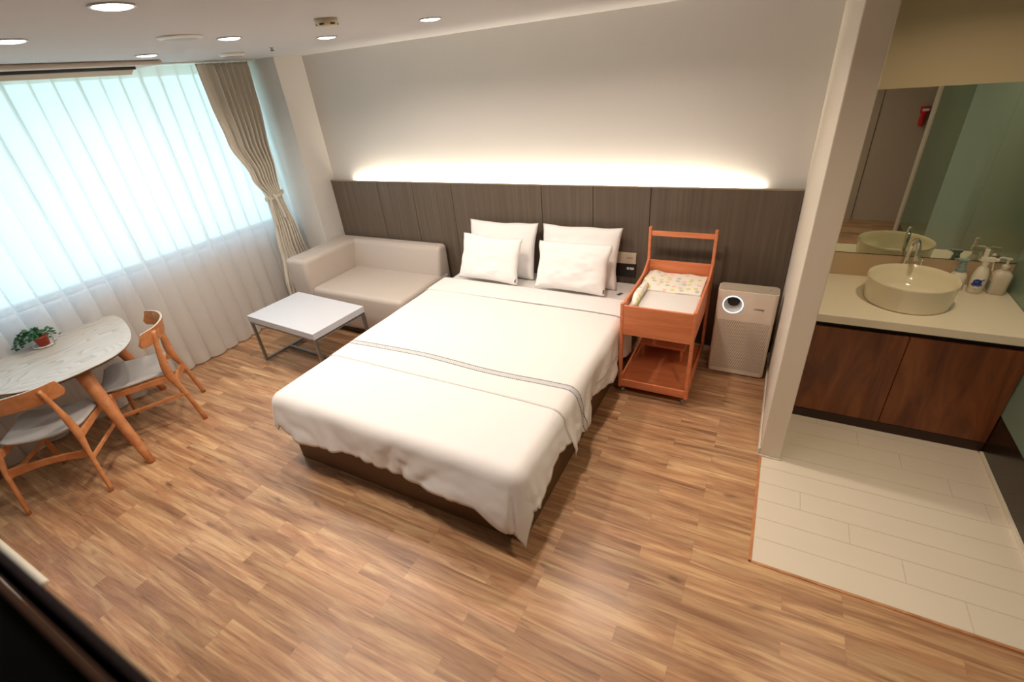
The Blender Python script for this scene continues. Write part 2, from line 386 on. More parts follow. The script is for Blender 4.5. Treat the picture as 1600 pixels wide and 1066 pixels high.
# ------------------------------------------------------------------ the room
HC = 2.399; XP = 4.286; XP2 = 4.395; XR = 5.395; YV = -0.128; YP = -1.209; YF = -4.15
struct('floor', B(-0.62, 6.7, -4.3, 0.1, -0.1, 0), M_floor)
struct('ceiling', B(-0.62, 6.7, -4.3, 0.12, HC, HC + 0.12), M_ceil)
bm = bmesh.new(); bx(bm, -0.65, XP2, 0, 0.12, 0, HC); struct('wall_back', bm, M_wall)
struct('wall_pillar', B(-0.65, 0, -0.319, 0, 0, HC), M_wall)
struct('wall_vanity', B(XP2, 5.52, YV, 0.12, 0, HC), M_wallv)
struct('wall_partition', B(XP, XP2, YP, 0, 0, HC, bev=0.004), mat('warm_lit_wallpaper', lin(226, 214, 196), 0.7, bump=0.2, bscale=350))  # wallpaper tinted cream: the warm light on the partition is in its colour
struct('wall_front', B(-0.65, 6.7, YF - 0.12, YF, 0, HC), M_grey_wall)
struct('wall_entry', B(6.6, 6.7, YF, -3.1, 0, HC), M_grey_wall)
struct('wall_entry_side', B(XR + 0.12, 6.6, -3.2, -3.1, 0, HC), M_grey_wall)
# window wall: sill wall, head, jamb at the far front
bm = bmesh.new()
bx(bm, -0.65, -0.5, -4.15, -0.319, 0, 0.93); bx(bm, -0.65, -0.5, -4.15, -0.319, 2.36, HC); bx(bm, -0.65, -0.5, -4.15, -4.07, 0.93, 2.36)
struct('wall_left', bm, M_wall)
bm = bmesh.new()
for y in (-4.07, -2.86, -1.62, -0.36): pass
bx(bm, -0.62, -0.56, -4.07, -0.319, 0.93, 0.965); bx(bm, -0.62, -0.56, -4.07, -0.319, 2.325, 2.36)
bx(bm, -0.62, -0.56, -4.07, -4.03, 0.965, 2.325); bx(bm, -0.62, -0.56, -0.345, -0.319, 0.965, 2.325)
win = struct('window_1', bm, M_frame)
obj('window_pane', B(-0.595, -0.589, -4.03, -0.345, 0.965, 2.325), M_glass, win)
struct('trim_1', B(-0.56, -0.46, -4.15, -0.32, 0.905, 0.93, bev=0.004), M_trim)   # window sill board
# right wall: back-painted glass on a dark plinth
bm = bmesh.new(); bx(bm, XR + 0.012, XR + 0.12, -3.10, YV, 0, HC); wr = struct('wall_right', bm, M_wallv)
obj('glass_panel', B(XR, XR + 0.012, -1.078, YV, 0.267, HC, bev=0.001), M_gglass, wr)
obj('glass_panel', B(XR, XR + 0.012, -2.05, -1.082, 0.267, HC, bev=0.001), M_gglass, wr)
obj('glass_panel', B(XR, XR + 0.012, -3.09, -2.054, 0.267, HC, bev=0.001), M_gglass_d, wr)
obj('plinth', B(XR, XR + 0.012, -3.09, YV, 0, 0.262), M_darkbase, wr)
struct('trim_2', B(XR - 0.012, XR + 0.12, -3.24, -3.10, 0, HC), mat('taupe_post', lin(186, 174, 156), 0.5))           # pale post at the end of the glass wall
struct('baseboard_right', B(XR - 0.014, XR - 0.001, -3.09, -0.75, 0, 0.022), M_trim)
struct('baseboard_partition', B(XP - 0.011, XP - 0.001, YP - 0.001, -0.06, 0, 0.055, bev=0.002), M_trim)
struct('baseboard_partition_end', B(XP - 0.011, XP2 + 0.004, YP - 0.009, YP - 0.001, 0, 0.012), M_trim)
# door in the front wall (seen in the mirror)
bm = bmesh.new(); bx(bm, 4.12, 5.07, YF - 0.02, YF + 0.012, 0, 2.15); d1 = struct('door_1', bm, M_grey_wall)
bm = bmesh.new(); bx(bm, 5.071, 5.077, YF, YF + 0.004, 0, HC); struct('trim_3', bm, M_black)
# tiled area in front of the vanity
joints = {0: [4.80], 1: [4.995], 2: [5.19], 3: [5.315], 4: [], 5: [4.50], 6: [4.71], 7: [4.91], 8: [5.11]}
bm = bmesh.new(); bx(bm, XP2, XR, -1.212, YV, 0, 0.002, mi=1); bx(bm, 4.299, XR, -1.967, -1.2125, 0, 0.002, mi=1)
rows = [(-0.78 - 0.13 * (k + 1), -0.78 - 0.13 * k, joints[k]) for k in range(8)] + [(-1.965, -1.822, [5.11])]
rows = [(a, b, j) for a, b, j in rows[:8]] + [(-1.965, -1.82, [5.11])]
rows = [(-0.78, -0.65, [4.59]), (-0.65, -0.52, []), (-0.52, YV, [])] + rows
g = 0.0009
for y0, y1, js in rows:
    x0 = 4.3 if y1 <= -1.17 else XP2
    xs = [x0] + [j for j in js if j > x0] + [XR - 0.014]
    segs = [(y0, y1, x0)]
    if y0 < YP - 0.01 < y1: segs = [(y0, YP - 0.01, 4.3), (YP - 0.01, y1, XP2)]
    for a, b, xx in segs:
        xs[0] = xx
        for p_, q_ in zip(xs, xs[1:]):
            bx(bm, p_ + g, q_ - g, a + (g if a == y0 else 0), b - (g if b == y1 else 0), 0.001, 0.0035)
struct('floor_tile', bm, [M_tile, M_grout])
bm = bmesh.new(); bx(bm, 4.287, 4.299, -1.975, YP - 0.01, 0, 0.004); bx(bm, 4.287, XR, -1.977, -1.967, 0, 0.004); struct('trim_4', bm, M_beech)

# ------------------------------------------------------------------ headboard wall cladding with light strip
t = thing('headboard_cladding', 'long low dark oak panel cladding behind sofa, bed and crib, lit from behind', 'headboard', (2.14, -0.03, 0))
xs = [0.002, 0.631, 1.064, 1.51, 2.41, 2.857, 3.305, XP - 0.002]
for a, b in zip(xs, xs[1:]):
    obj('panel', B(a + 0.0022, b - 0.0022, -0.0585, -0.042, 0.03, 1.277, bev=0.0012, seg=1), M_head, t)
obj('backing', B(0.002, XP - 0.002, -0.042, -0.039, 0.03, 1.275), M_black, t)
obj('top_edge', B(0.002, XP - 0.002, -0.060, -0.040, 1.277, 1.286, bev=0.001), M_headedge, t)
obj('plinth_strip', B(0.002, XP - 0.002, -0.056, -0.001, 0, 0.03), M_trim, t)
o = obj('light_strip', B(0.45, 3.88, -0.030, -0.014, 1.215, 1.222), M_led, t)
for xc, ln, pw in ((2.17, 3.10, 1.0), (0.52, 0.20, 0.55), (3.82, 0.20, 0.55), (0.36, 0.12, 0.2), (3.98, 0.12, 0.2)):
    area('cove_light', (xc, -0.026, 1.281), (PI - 1.0, 0, 0), ln, 0.012, COVE * pw * ln / 3.4, (1.0, 0.88, 0.70))

# ------------------------------------------------------------------ ceiling fittings
def downlight(x, y, label, power=DOWN, col=WARM, r=0.052):
    t = thing('ceiling_downlight', label, 'ceiling light', (x, y, HC), 0, 'recessed downlights')
    bm = bmesh.new(); lathe(bm, [(r, 0), (r + 0.008, -0.001), (r + 0.013, -0.004), (r + 0.007, -0.006), (r, -0.005), (r, 0)], n=28, cap=False)
    obj('trim_ring', bm, M_white, t, world=False, smooth=True)
    bm = bmesh.new(); lathe(bm, [(r, -0.001), (r, -0.005), (r * 0.7, -0.009), (r * 0.3, -0.0105)], n=28); obj('diffuser', bm, M_lamp, t, world=False, smooth=True)
    l = area('downlight_glow', (x, y, HC - 0.014), (0, 0, 0), r * 1.9, 0, power, col, shape='DISK', spread=math.radians(150))
    return t
downlight(1.272, -2.60, 'round lit downlight at the left edge, nearest the dining table')
downlight(2.211, -2.657, 'round lit downlight, the largest and topmost at the left of the ceiling')
downlight(0.460, -1.636, 'round lit downlight beside the end of the ceiling air conditioner')
downlight(1.386, -1.695, 'round lit downlight between the two round ceiling vents')
downlight(1.455, -1.067, 'round lit downlight below the smoke detector, near the back wall')
downlight(2.293, -1.107, 'rightmost lit downlight, right of the smoke detector')
downlight(3.25, -1.15, 'round downlight above the right side of the bed', power=DOWN * 1.3)
downlight(3.25, -2.70, 'round downlight above the open floor near the viewer', power=DOWN * 0.85)
downlight(4.55, -2.45, 'added unseen downlight above the near edge of the tiles, brightening the partition', power=DOWN, col=(1.0, 0.80, 0.60))  # unseen lamp added to brighten the partition end and near tiles
downlight(4.90, -0.95, 'round downlight above the wash counter', power=5.5, col=WARMER)
def disc(name, label, cat, x, y, r, h, m, rings):
    t = thing(name, label, cat, (x, y, HC))
    bm = bmesh.new(); lathe(bm, [(r, 0), (r, -h * 0.4), (r * 0.93, -h * 0.8), (r * 0.8, -h)], n=36); obj('cover', bm, m, t, world=False, smooth=True)
    return t
t = disc('ceiling_speaker', 'large round pale ceiling speaker cover at upper left', 'speaker', 1.43, -1.989, 0.10, 0.012, M_white, 0)
bm = bmesh.new(); lathe(bm, [(0.078, -0.0122), (0.06, -0.0128), (0.02, -0.013)], n=32); obj('grille', bm, M_greyplastic, t, world=False)
t = disc('ceiling_vent', 'small grey round ceiling vent near the top of the beige curtain', 'vent', 0.455, -1.037, 0.085, 0.022, M_white, 0)
bm = bmesh.new()
for k in range(4): lathe(bm, [(0.014 + k * 0.015, -0.0215), (0.014 + k * 0.015, -0.0245), (0.020 + k * 0.015, -0.0245), (0.020 + k * 0.015, -0.0215)], n=28, cap=False)
obj('louvre_ring', bm, M_greyplastic, t, world=False)
t = thing('smoke_detector', 'round cream smoke detector on the ceiling with dark slots', 'smoke detector', (2.14, -1.719, HC))
bm = bmesh.new(); lathe(bm, [(0.052, 0), (0.052, -0.012), (0.049, -0.022), (0.044, -0.03), (0.02, -0.034)], n=32); obj('housing', bm, mat('cream_detector_plastic', lin(206, 196, 168), 0.5), t, world=False, smooth=True)
for k in range(6):
    a = k * PI / 3 + 0.3
    bm = bmesh.new(); bx(bm, -0.011, 0.011, 0.044, 0.050, -0.027, -0.019, mtx=Matrix.Rotation(a, 4, 'Z')); obj('slot', bm, M_darkplastic, t, world=False)
t = thing('sprinkler_head', 'tiny dark sprinkler head on the ceiling near the back wall', 'sprinkler', (0.835, -0.993, HC))
bm = bmesh.new(); lathe(bm, [(0.013, 0), (0.013, -0.004), (0.006, -0.005), (0.006, -0.018)], n=16); obj('neck', bm, M_greyplastic, t, world=False)
bm = bmesh.new(); lathe(bm, [(0.014, -0.018), (0.014, -0.021)], n=16); obj('deflector', bm, M_darkplastic, t, world=False)
# one-way air conditioner
t = thing('ceiling_air_conditioner', 'long flat cream air conditioner on the ceiling above the curtain top at upper left', 'air conditioner', (-0.1, -1.95, HC))
obj('face_panel', B(-0.30, 0.085, -2.62, -1.335, HC - 0.030, HC - 0.001, bev=0.012, seg=3), mat('ac_panel_plastic', lin(196, 182, 168), 0.5), t, autosm=40)
obj('louvre_recess', B(-0.26, -0.03, -2.52, -1.47, HC - 0.048, HC - 0.0295), M_darkplastic, t)
bm = bmesh.new(); beam(bm, (-0.12, -2.54, HC - 0.055), (-0.12, -1.455, HC - 0.055), 0.060, 0.010, up=(-0.55, 0, 1), bev=0.002)
obj('louvre_flap', bm, mat('ac_flap_plastic', lin(196, 170, 140), 0.5), t)

# ------------------------------------------------------------------ curtains
def sheer():
    bm = bmesh.new(); ny = 760; nz = 40; y0, y1 = -4.05, -0.335; grid = []
    for j in range(nz + 1):
        v = j / nz; z = HC - 0.012 - v * (HC - 0.03); row = []
        for i in range(ny + 1):
            s = i / ny * (y1 - y0); per = 0.142
            ph = 2 * PI * s / per
            top = max(0, 1 - v * 1.4)
            # pinch pleats at the top open into looser, overlapping folds below
            kx = math.floor(s / per + 0.5); rk = math.sin(kx * 12.9898) * 43758.5453; rk -= math.floor(rk)
            slow = mnoise.noise(Vector((s * 1.3, v * 0.9, 3)))
            ph2 = ph + 1.1 * slow * v + 0.9 * (rk - 0.5) * v
            yamp = (0.042 - 0.010 * v) * (0.75 + 0.5 * mnoise.noise(Vector((kx * 3.7, v * 1.6, 7))) + 0.25)
            dy = yamp * math.sin(ph2)
            x = -0.375 + (0.012 + 0.030 * v) * math.cos(ph2) + 0.030 * v * mnoise.noise(Vector((s * 2.3, v * 1.2, 9)))
            x += 0.040 * max(0, v - 0.5) * (1 + mnoise.noise(Vector((s * 3.2, v * 2, 19))))
            zz = z + (0.010 * mnoise.noise(Vector((s * 6, 0, 5))) if j == nz else 0)
            row.append(bm.verts.new((x, y0 + s + dy * (1 if 0.02 < i / ny < 0.985 else 0), zz)))
        grid.append(row)
    for a, b in zip(grid, grid[1:]):
        for i in range(ny): bm.faces.new((a[i], a[i + 1], b[i + 1], b[i]))
    return bm, grid
bm, gr = sheer()
t = thing('sheer_curtain', 'full-length white sheer curtain glowing in front of the wide window', 'curtain', (-0.35, -2.2, 0))
obj('voile', bm, M_sheer, t, smooth=True)
bm, gr = sheer()     # hem: a second layer over the lowest 9 cm
keep = set()
for row in gr[-3:]: keep |= set(row)
bmesh.ops.delete(bm, geom=[v for v in bm.verts if v not in keep], context='VERTS')
for v in bm.verts: v.co.x += 0.003
obj('hem', bm, M_sheer, t, smooth=True)
obj('curtain_rail', B(-0.42, -0.24, -4.1, -0.33, HC - 0.010, HC - 0.001), M_white, t)

def drape():
    # left and right edges of the tied curtain (y against height)
    Lr = [(0.0, -0.80), (0.3, -0.76), (0.7, -0.70), (1.10, -0.655), (1.24, -0.650), (1.45, -0.74), (1.77, -0.852), (2.1, -0.882), (2.39, -0.888)]
    Rt = [(0.0, -0.36), (0.5, -0.37), (0.8, -0.42), (1.22, -0.475), (1.26, -0.475), (1.6, -0.45), (2.1, -0.40), (2.39, -0.385)]
    bm = bmesh.new(); nu = 300; nz = 80; grid = []
    for j in range(nz + 1):
        z = 0.02 + (2.385 - 0.02) * j / nz; a = interp(z, Lr); b = interp(z, Rt); w = b - a
        tie = math.exp(-((z - 1.24) / 0.22) ** 2)
        row = []
        for i in range(nu + 1):
            u = i / nu
            nf = 9
            wob = 0.35 * mnoise.noise(Vector((u * 3, z * 0.8, 2)))
            amp = 0.040 - 0.016 * tie
            if z < 1.2: amp *= (0.35 + 0.65 * min(1, max(0, (u - 0.38) * 6)))          # flat front width at lower left
            f = math.sin(2 * PI * (u * nf + wob))
            f = math.copysign(abs(f) ** 0.7, f)
            if z > 1.3 and u < 0.2: amp *= 0.25 + 0.75 * (u / 0.2) ** 2
            x = -0.262 + amp * f + 0.018 * math.sin(PI * u) - 0.01 * tie
            y = a + w * u + 0.012 * math.cos(2 * PI * (u * nf + wob)) * (0 if i in (0, nu) else 1)
            row.append(bm.verts.new((x, y, z)))
        grid.append(row)
    for a, b in zip(grid, grid[1:]):
        for i in range(nu): bm.faces.new((a[i], a[i + 1], b[i + 1], b[i]))
    return bm
t = thing('blackout_curtain', 'beige gathered curtain tied back at its middle, hanging beside the wall pillar', 'curtain', (-0.26, -0.6, 0))
o = obj('drape', drape(), M_drape, t, smooth=True)
so = o.modifiers.new('s', 'SOLIDIFY'); so.thickness = 0.003
bm = bmesh.new()
pts = [(-0.262 + 0.05 * math.cos(a), -0.563 + 0.108 * math.sin(a), 1.245 + 0.02 * math.sin(a)) for a in [2 * PI * k / 28 for k in range(28)]]
rings = []
for k, p in enumerate(pts):
    a = 2 * PI * k / 28; n_ = Vector((math.cos(a), 0.6 * math.sin(a), 0)).normalized(); p = Vector(p)
    rings.append([p + n_ * 0.003 + Vector((0, 0, 0.014)), p + n_ * 0.003 - Vector((0, 0, 0.014)), p - n_ * 0.001 - Vector((0, 0, 0.014)), p - n_ * 0.001 + Vector((0, 0, 0.014))])
rings.append(rings[0]); loft(bm, rings, caps=False)
tb = obj('tie_band', bm, M_tie, t, smooth=False)
for pp in ([(-0.222, -0.64, 1.262), (-0.205, -0.66, 1.20), (-0.205, -0.672, 1.10), (-0.21, -0.665, 0.98)], [(-0.222, -0.63, 1.262), (-0.195, -0.61, 1.26), (-0.19, -0.585, 1.15), (-0.195, -0.565, 1.03)],
           [(-0.222, -0.64, 1.255), (-0.20, -0.68, 1.262), (-0.205, -0.675, 1.225), (-0.222, -0.645, 1.245)]):
    bm = bmesh.new(); sp_ = spline(pp, 8); rings = []
    for i, p in enumerate(sp_): rings.append([p + Vector((0.0015, -0.013, 0)), p + Vector((0.0015, 0.013, 0)), p + Vector((-0.0015, 0.013, 0)), p + Vector((-0.0015, -0.013, 0))])
    loft(bm, rings); obj('tie_tail', bm, M_tie, tb)

# ------------------------------------------------------------------ sofa
t = thing('sofa', 'low taupe leather-look sofa with one arm on its left, in the corner', 'sofa', (0.69, -0.48, 0))
def soft(bm, *a, bev=0.04, seg=5, **k): bx(bm, *a, bev=bev, seg=seg, **k); return bm
obj('seat', soft(bmesh.new(), 0.275, 1.385, -0.885, -0.10, 0.07, 0.452, bev=0.045), M_sofa, t, autosm=40)
obj('armrest', soft(bmesh.new(), 0.006, 0.285, -0.885, -0.075, 0.07, 0.722, bev=0.042), M_sofa, t, autosm=40)
bm = bmesh.new(); vs = soft(bm, 0.20, 1.378, -0.305, -0.075, 0.30, 0.720, bev=0.040)
for v in bm.verts:
    if v.co.y < -0.18: v.co.y += 0.10 * max(0, (v.co.z - 0.44)) / 0.28
obj('backrest', bm, M_sofa, t, autosm=40)
obj('base_frame', B(0.03, 1.36, -0.85, -0.11, 0.03, 0.075), M_sofabase, t)
for x in (0.07, 1.31):
    for y in (-0.82, -0.14):
        bm = bmesh.new(); lathe(bm, [(0.018, 0), (0.022, 0.035)], c=(x, y, 0), n=14); obj('leg', bm, M_sofabase, t)

# ------------------------------------------------------------------ coffee table
t = thing('coffee_table', 'low rectangular white-topped coffee table on a grey metal frame, before the sofa', 'coffee table', (0.691, -1.318, 0), math.radians(-3.5))
w, d = 0.44, 0.268
obj('tabletop', B(-w, w, -d, d, 0.417, 0.472, bev=0.002, seg=1), M_tabletop_w, t, world=False)
for s in (-1, 1):
    for q in (-1, 1):
        obj('leg', B(s * (w - 0.004), s * (w - 0.026), q * (d - 0.004), q * (d - 0.026), 0.012, 0.417, bev=0.001, seg=1), M_steel, t, world=False)
        bm = bmesh.new(); lathe(bm, [(0.007, 0), (0.009, 0.012)], c=(s * (w - 0.015), q * (d - 0.015), 0), n=12); obj('foot_pad', bm, M_white, t, world=False)
    obj('foot_rail', B(s * (w - 0.004), s * (w - 0.026), -d + 0.02, d - 0.02, 0.013, 0.034, bev=0.001, seg=1), M_steel, t, world=False)
bm = bmesh.new(); bx(bm, -w + 0.02, w - 0.02, -0.011, 0.011, 0.013, 0.034, bev=0.001, seg=1); obj('stretcher', bm, M_steel, t, world=False)
bm = bmesh.new()
for q in (-1, 1): bx(bm, -w + 0.02, w - 0.02, q * (d - 0.004), q * (d - 0.026), 0.398, 0.4165, bev=0.001, seg=1)
for s in (-1, 1): bx(bm, s * (w - 0.004), s * (w - 0.026), -d + 0.02, d - 0.02, 0.398, 0.4165, bev=0.001, seg=1)
obj('top_frame', bm, M_steel, t, world=False)

# ------------------------------------------------------------------ dining table
t = thing('dining_table', 'ash-topped dining table with a straight side against the curtain and thick tapered wooden legs', 'table', (0.05, -2.765, 0))
half = [(0.487, 0.0), (0.486, 0.07), (0.470, 0.155), (0.428, 0.235), (0.35, 0.315), (0.25, 0.375), (0.12, 0.43), (-0.02, 0.475), (-0.15, 0.508), (-0.25, 0.522), (-0.31, 0.518), (-0.345, 0.495), (-0.362, 0.44), (-0.368, 0.30), (-0.368, 0.0)]
out = spline([(a, b, 0) for a, b in half], 5); ring = [Vector((p.x, -2.765 + p.y, 0)) for p in out] + [Vector((p.x, -2.765 - p.y, 0)) for p in out[-2:0:-1]]
cen = Vector((0.05, -2.765, 0))
def inset(r, k, z): return [cen + (p - cen) * k + Vector((0, 0, z)) for p in r]
bm = bmesh.new(); loft(bm, [inset(ring, 0.94, 0.703), inset(ring, 0.985, 0.716), inset(ring, 0.998, 0.724)]); obj('underside', bm, M_dark_edge, t)
bm = bmesh.new(); loft(bm, [inset(ring, 0.998, 0.724), inset(ring, 1.0, 0.727), inset(ring, 0.997, 0.730)]); obj('tabletop', bm, M_ash, t)
def curved_leg(a, b, r0, r1):
    bm = bmesh.new(); a = Vector(a); b = Vector(b); n = 8
    pts = [a.lerp(b, k / n) for k in range(n + 1)]
    tube(bm, pts, [r0 + (r1 - r0) * (k / n) ** 0.8 for k in range(n + 1)], n=20)
    return bm
for a, b in (((0.33, -2.765, 0.70), (0.622, -2.775, 0.0)), ((-0.19, -2.42, 0.70), (-0.27, -2.20, 0.0)), ((-0.19, -3.11, 0.70), (-0.27, -3.33, 0.0))):
    obj('leg', curved_leg(a, b, 0.046, 0.024), M_beech, t, smooth=True)
bm = bmesh.new()
for a, b in (((0.34, -2.765), (-0.19, -2.42)), ((0.34, -2.765), (-0.19, -3.11)), ((-0.19, -2.42), (-0.19, -3.11))): beam(bm, (*a, 0.672), (*b, 0.672), 0.024, 0.062)
obj('apron', bm, M_beech, t)

# ------------------------------------------------------------------ potted ivy on the table
t = thing('potted_ivy', 'small trailing green ivy in an orange-red pot on the dining table', 'plant', (-0.24, -2.71, 0.730))
bm = bmesh.new(); lathe(bm, [(0.035, 0), (0.062, 0.004), (0.066, 0.014), (0.060, 0.014), (0.055, 0.008), (0.03, 0.006)], n=28); obj('saucer', bm, M_white, t, world=False, smooth=True)
bm = bmesh.new(); lathe(bm, [(0.030, 0.008), (0.042, 0.065), (0.046, 0.066), (0.047, 0.080), (0.042, 0.080), (0.040, 0.068)], n=28); obj('pot', bm, M_terracotta, t, world=False, smooth=True)
bm = bmesh.new(); lathe(bm, [(0.041, 0.066), (0.03, 0.070), (0.01, 0.072)], n=20); obj('soil', bm, M_soil, t, world=False)
def leaf(bm, p, d, up, s):
    d = d.normalized(); sd = d.cross(up).normalized(); u = sd.cross(d)
    o5 = [(0, 0), (0.35, 0.42), (0.30, 0.75), (0.0, 0.95 if False else 0.62), (0.0, 1.15), (-0.0, 0.62), (-0.30, 0.75), (-0.35, 0.42)]
    outl = [(0, 0), (0.42, 0.15), (0.5, 0.5), (0.24, 0.58), (0, 1.1), (-0.24, 0.58), (-0.5, 0.5), (-0.42, 0.15)]
    c = bm.verts.new(p + d * s * 0.45 + u * s * 0.10)
    vs = [bm.verts.new(p + sd * a * s + d * b * s - u * s * 0.12 * abs(a) * 2) for a, b in outl]
    for i in range(8): bm.faces.new((c, vs[i], vs[(i + 1) % 8]))
vines = []
for k in range(17):
    a = random.uniform(0, 2 * PI) if k > 8 else random.uniform(2.6, 4.4)
    Lh = random.uniform(0.06, 0.11) if k > 8 else random.uniform(0.09, 0.15)
    p0 = Vector((0.012 * math.cos(a), 0.012 * math.sin(a), 0.07)); dz = random.uniform(0.03, 0.06)
    pts = spline([p0, p0 + Vector((math.cos(a) * Lh * 0.35, math.sin(a) * Lh * 0.35, dz)), p0 + Vector((math.cos(a + .2) * Lh * 0.8, math.sin(a + .2) * Lh * 0.8, dz * 0.5)), p0 + Vector((math.cos(a) * Lh, math.sin(a) * Lh, -0.045 if Lh > 0.09 else dz * 0.4))], 5)
    for p in pts: p.z = max(p.z, 0.022)
    vines.append(pts)
bm = bmesh.new()
for p in vines: tube(bm, p, 0.0013, n=5)
obj('stems', bm, M_stem, t, world=False)
for mm, par in ((M_leaf, 0), (M_leaf2, 1)):
    bm = bmesh.new()
    for vi, pts in enumerate(vines):
        for i, p in enumerate(pts[2:]):
            if (i + vi) % 3 == par or (par == 0 and (i + vi) % 3 == 2):
                dd = Vector((random.uniform(-1, 1), random.uniform(-1, 1), random.uniform(-0.4, 0.5)))
                leaf(bm, p, dd, Vector((0.2, -0.2, 1)), random.uniform(0.018, 0.030))
    bmesh.ops.translate(bm, verts=bm.verts, vec=(0, 0, 0.004)); 
    for v in bm.verts: v.co.z = max(v.co.z, 0.004)
    obj('leaves', bm, mm, t, world=False)

# ------------------------------------------------------------------ dining chairs
def chair(loc, ang, label):
    t = thing('dining_chair', label, 'chair', loc, ang, 'wooden dining chairs')
    for s in (-1, 1):
        bm = bmesh.new()
        pts = spline([(s * 0.222, 0.0, 0.0), (s * 0.213, 0.042, 0.27), (s * 0.205, 0.078, 0.43), (s * 0.196, 0.070, 0.60), (s * 0.184, 0.045, 0.775)], 6)
        n = len(pts); rr = [0.0160 + 0.012 * math.exp(-((i / (n - 1) - 0.55) / 0.2) ** 2) for i in range(n)]
        tube(bm, pts, rr, n=14, flat=0.68, up=(s, 0.0, 0.05)); 
        obj('leg', bm, M_beech, t, world=False, smooth=True)
        bm = bmesh.new(); pts = [Vector((s * 0.205, 0.445, 0.43)).lerp(Vector((s * 0.212, 0.475, 0.0)), k / 6) for k in range(7)]
        tube(bm, pts, [0.021, 0.020, 0.018, 0.017, 0.016, 0.015, 0.013], n=14); obj('leg', bm, M_beech, t, world=False, smooth=True)
        bm = bmesh.new(); beam(bm, (s * 0.203, 0.085, 0.405), (s * 0.203, 0.445, 0.405), 0.021, 0.046, bev=0.005); obj('side_rail', bm, M_beech, t, world=False)
        bm = bmesh.new(); beam(bm, (s * 0.214, 0.050, 0.255), (s * 0.208, 0.455, 0.235), 0.016, 0.026, bev=0.005); obj('stretcher', bm, M_beech, t, world=False)
    bm = bmesh.new(); rings = []
    for k in range(17):
        u = -1 + 2 * k / 16; x = 0.212 * u; y = 0.052 + 0.035 * (1 - u * u); hh = 0.019 + 0.010 * abs(u) ** 2
        rings.append([(x, y - 0.010, 0.285 - hh), (x, y + 0.010, 0.285 - hh), (x, y + 0.010, 0.285 + hh), (x, y - 0.010, 0.285 + hh)])
    loft(bm, rings); obj('rear_crossrail', bm, M_beech, t, world=False, autosm=40)
    bm = bmesh.new(); beam(bm, (-0.205, 0.44, 0.40), (0.205, 0.44, 0.40), 0.020, 0.04, bev=0.004); obj('front_rail', bm, M_beech, t, world=False)
    # seat: a thin saddle shell
    bm = bmesh.new(); N = 22; top = []; bot = []
    for j in range(N + 1):
        v = j / N; y = 0.105 + 0.40 * v; rt, rb = [], []
        vv = min(v, 1 - v); cut = 0.045 * max(0, 1 - vv / 0.12) ** 2
        hw = 0.205 + 0.028 * v - cut
        for i in range(N + 1):
            u = -1 + 2 * i / N; x = hw * u
            z = 0.452 + 0.020 * abs(u) ** 2.2 - 0.012 * math.sin(PI * v) + 0.006 * v - (0.02 * max(0, v - 0.85) / 0.15)
            edge = max(abs(u) ** 10, (abs(2 * v - 1)) ** 10)
            rt.append(bm.verts.new((x, y, z - 0.010 * edge))); rb.append(bm.verts.new((x * 0.985, y, z - 0.026 + 0.004 * edge)))
        top.append(rt); bot.append(rb)
    for j in range(N):
        for i in range(N):
            bm.faces.new((top[j][i], top[j][i + 1], top[j + 1][i + 1], top[j + 1][i])); bm.faces.new((bot[j][i], bot[j + 1][i], bot[j + 1][i + 1], bot[j][i + 1]))
        bm.faces.new((top[j][0], top[j + 1][0], bot[j + 1][0], bot[j][0])); bm.faces.new((top[j][N], bot[j][N], bot[j + 1][N], top[j + 1][N]))
    for i in range(N):
        bm.faces.new((top[0][i], bot[0][i], bot[0][i + 1], top[0][i + 1])); bm.faces.new((top[N][i], top[N][i + 1], bot[N][i + 1], bot[N][i]))
    obj('seat', bm, M_seatfab, t, world=False, smooth=True)
    # bent backrest board
    bm = bmesh.new(); rings = []; n = 60
    for k in range(n + 1):
        u = -1 + 2 * k / n; x = 0.245 * math.sin(u * 1.15) / math.sin(1.15); y = 0.006 + 0.125 * u * u
        e_ = max(0, (abs(u) - 0.90) / 0.10); hh = 0.054 * (0.42 + 0.58 * math.sqrt(max(0.0, 1 - e_ ** 2.2))); nrm = Vector((-0.5 * u, 1, 0)).normalized() * 0.0065
        p = Vector((x, y, 0.742 - 0.004 * u * u)); lean = 0.012
        rings.append([p - nrm + Vector((0, lean, -hh)), p + nrm + Vector((0, lean, -hh)), p + nrm + Vector((0, -lean, hh)), p - nrm + Vector((0, -lean, hh))])
    loft(bm, rings)
    for f in bm.faces:
        if f.calc_center_median().z > 0.785 or abs(f.normal.z) > 0.8: pass
    br = obj('backrest', bm, [M_beech, M_plyedge], t, world=False, autosm=35)
    for p in br.data.polygons:
        if p.normal.z > 0.75: p.material_index = 1
    for s in (-1, 1):
        for zz in (0.725, 0.755):
            bm = bmesh.new()
            r_ = bmesh.ops.create_cone(bm, cap_ends=True, segments=10, radius1=0.004, radius2=0.004, depth=0.004)
            bmesh.ops.transform(bm, matrix=Matrix.Translation((s * 0.186, 0.030, zz)) @ Matrix.Rotation(PI / 2, 4, 'X'), verts=r_['verts'])
            obj('screw_plug', bm, M_dark_edge, t, world=False)
    return t
chair((0.33, -2.204, 0), math.radians(149.4), 'bentwood dining chair beyond the table, its back toward the bed and coffee table')
chair((0.5035, -3.204, 0), math.radians(48.1), 'bentwood dining chair at the left edge, nearest the viewer, cut by the frame')

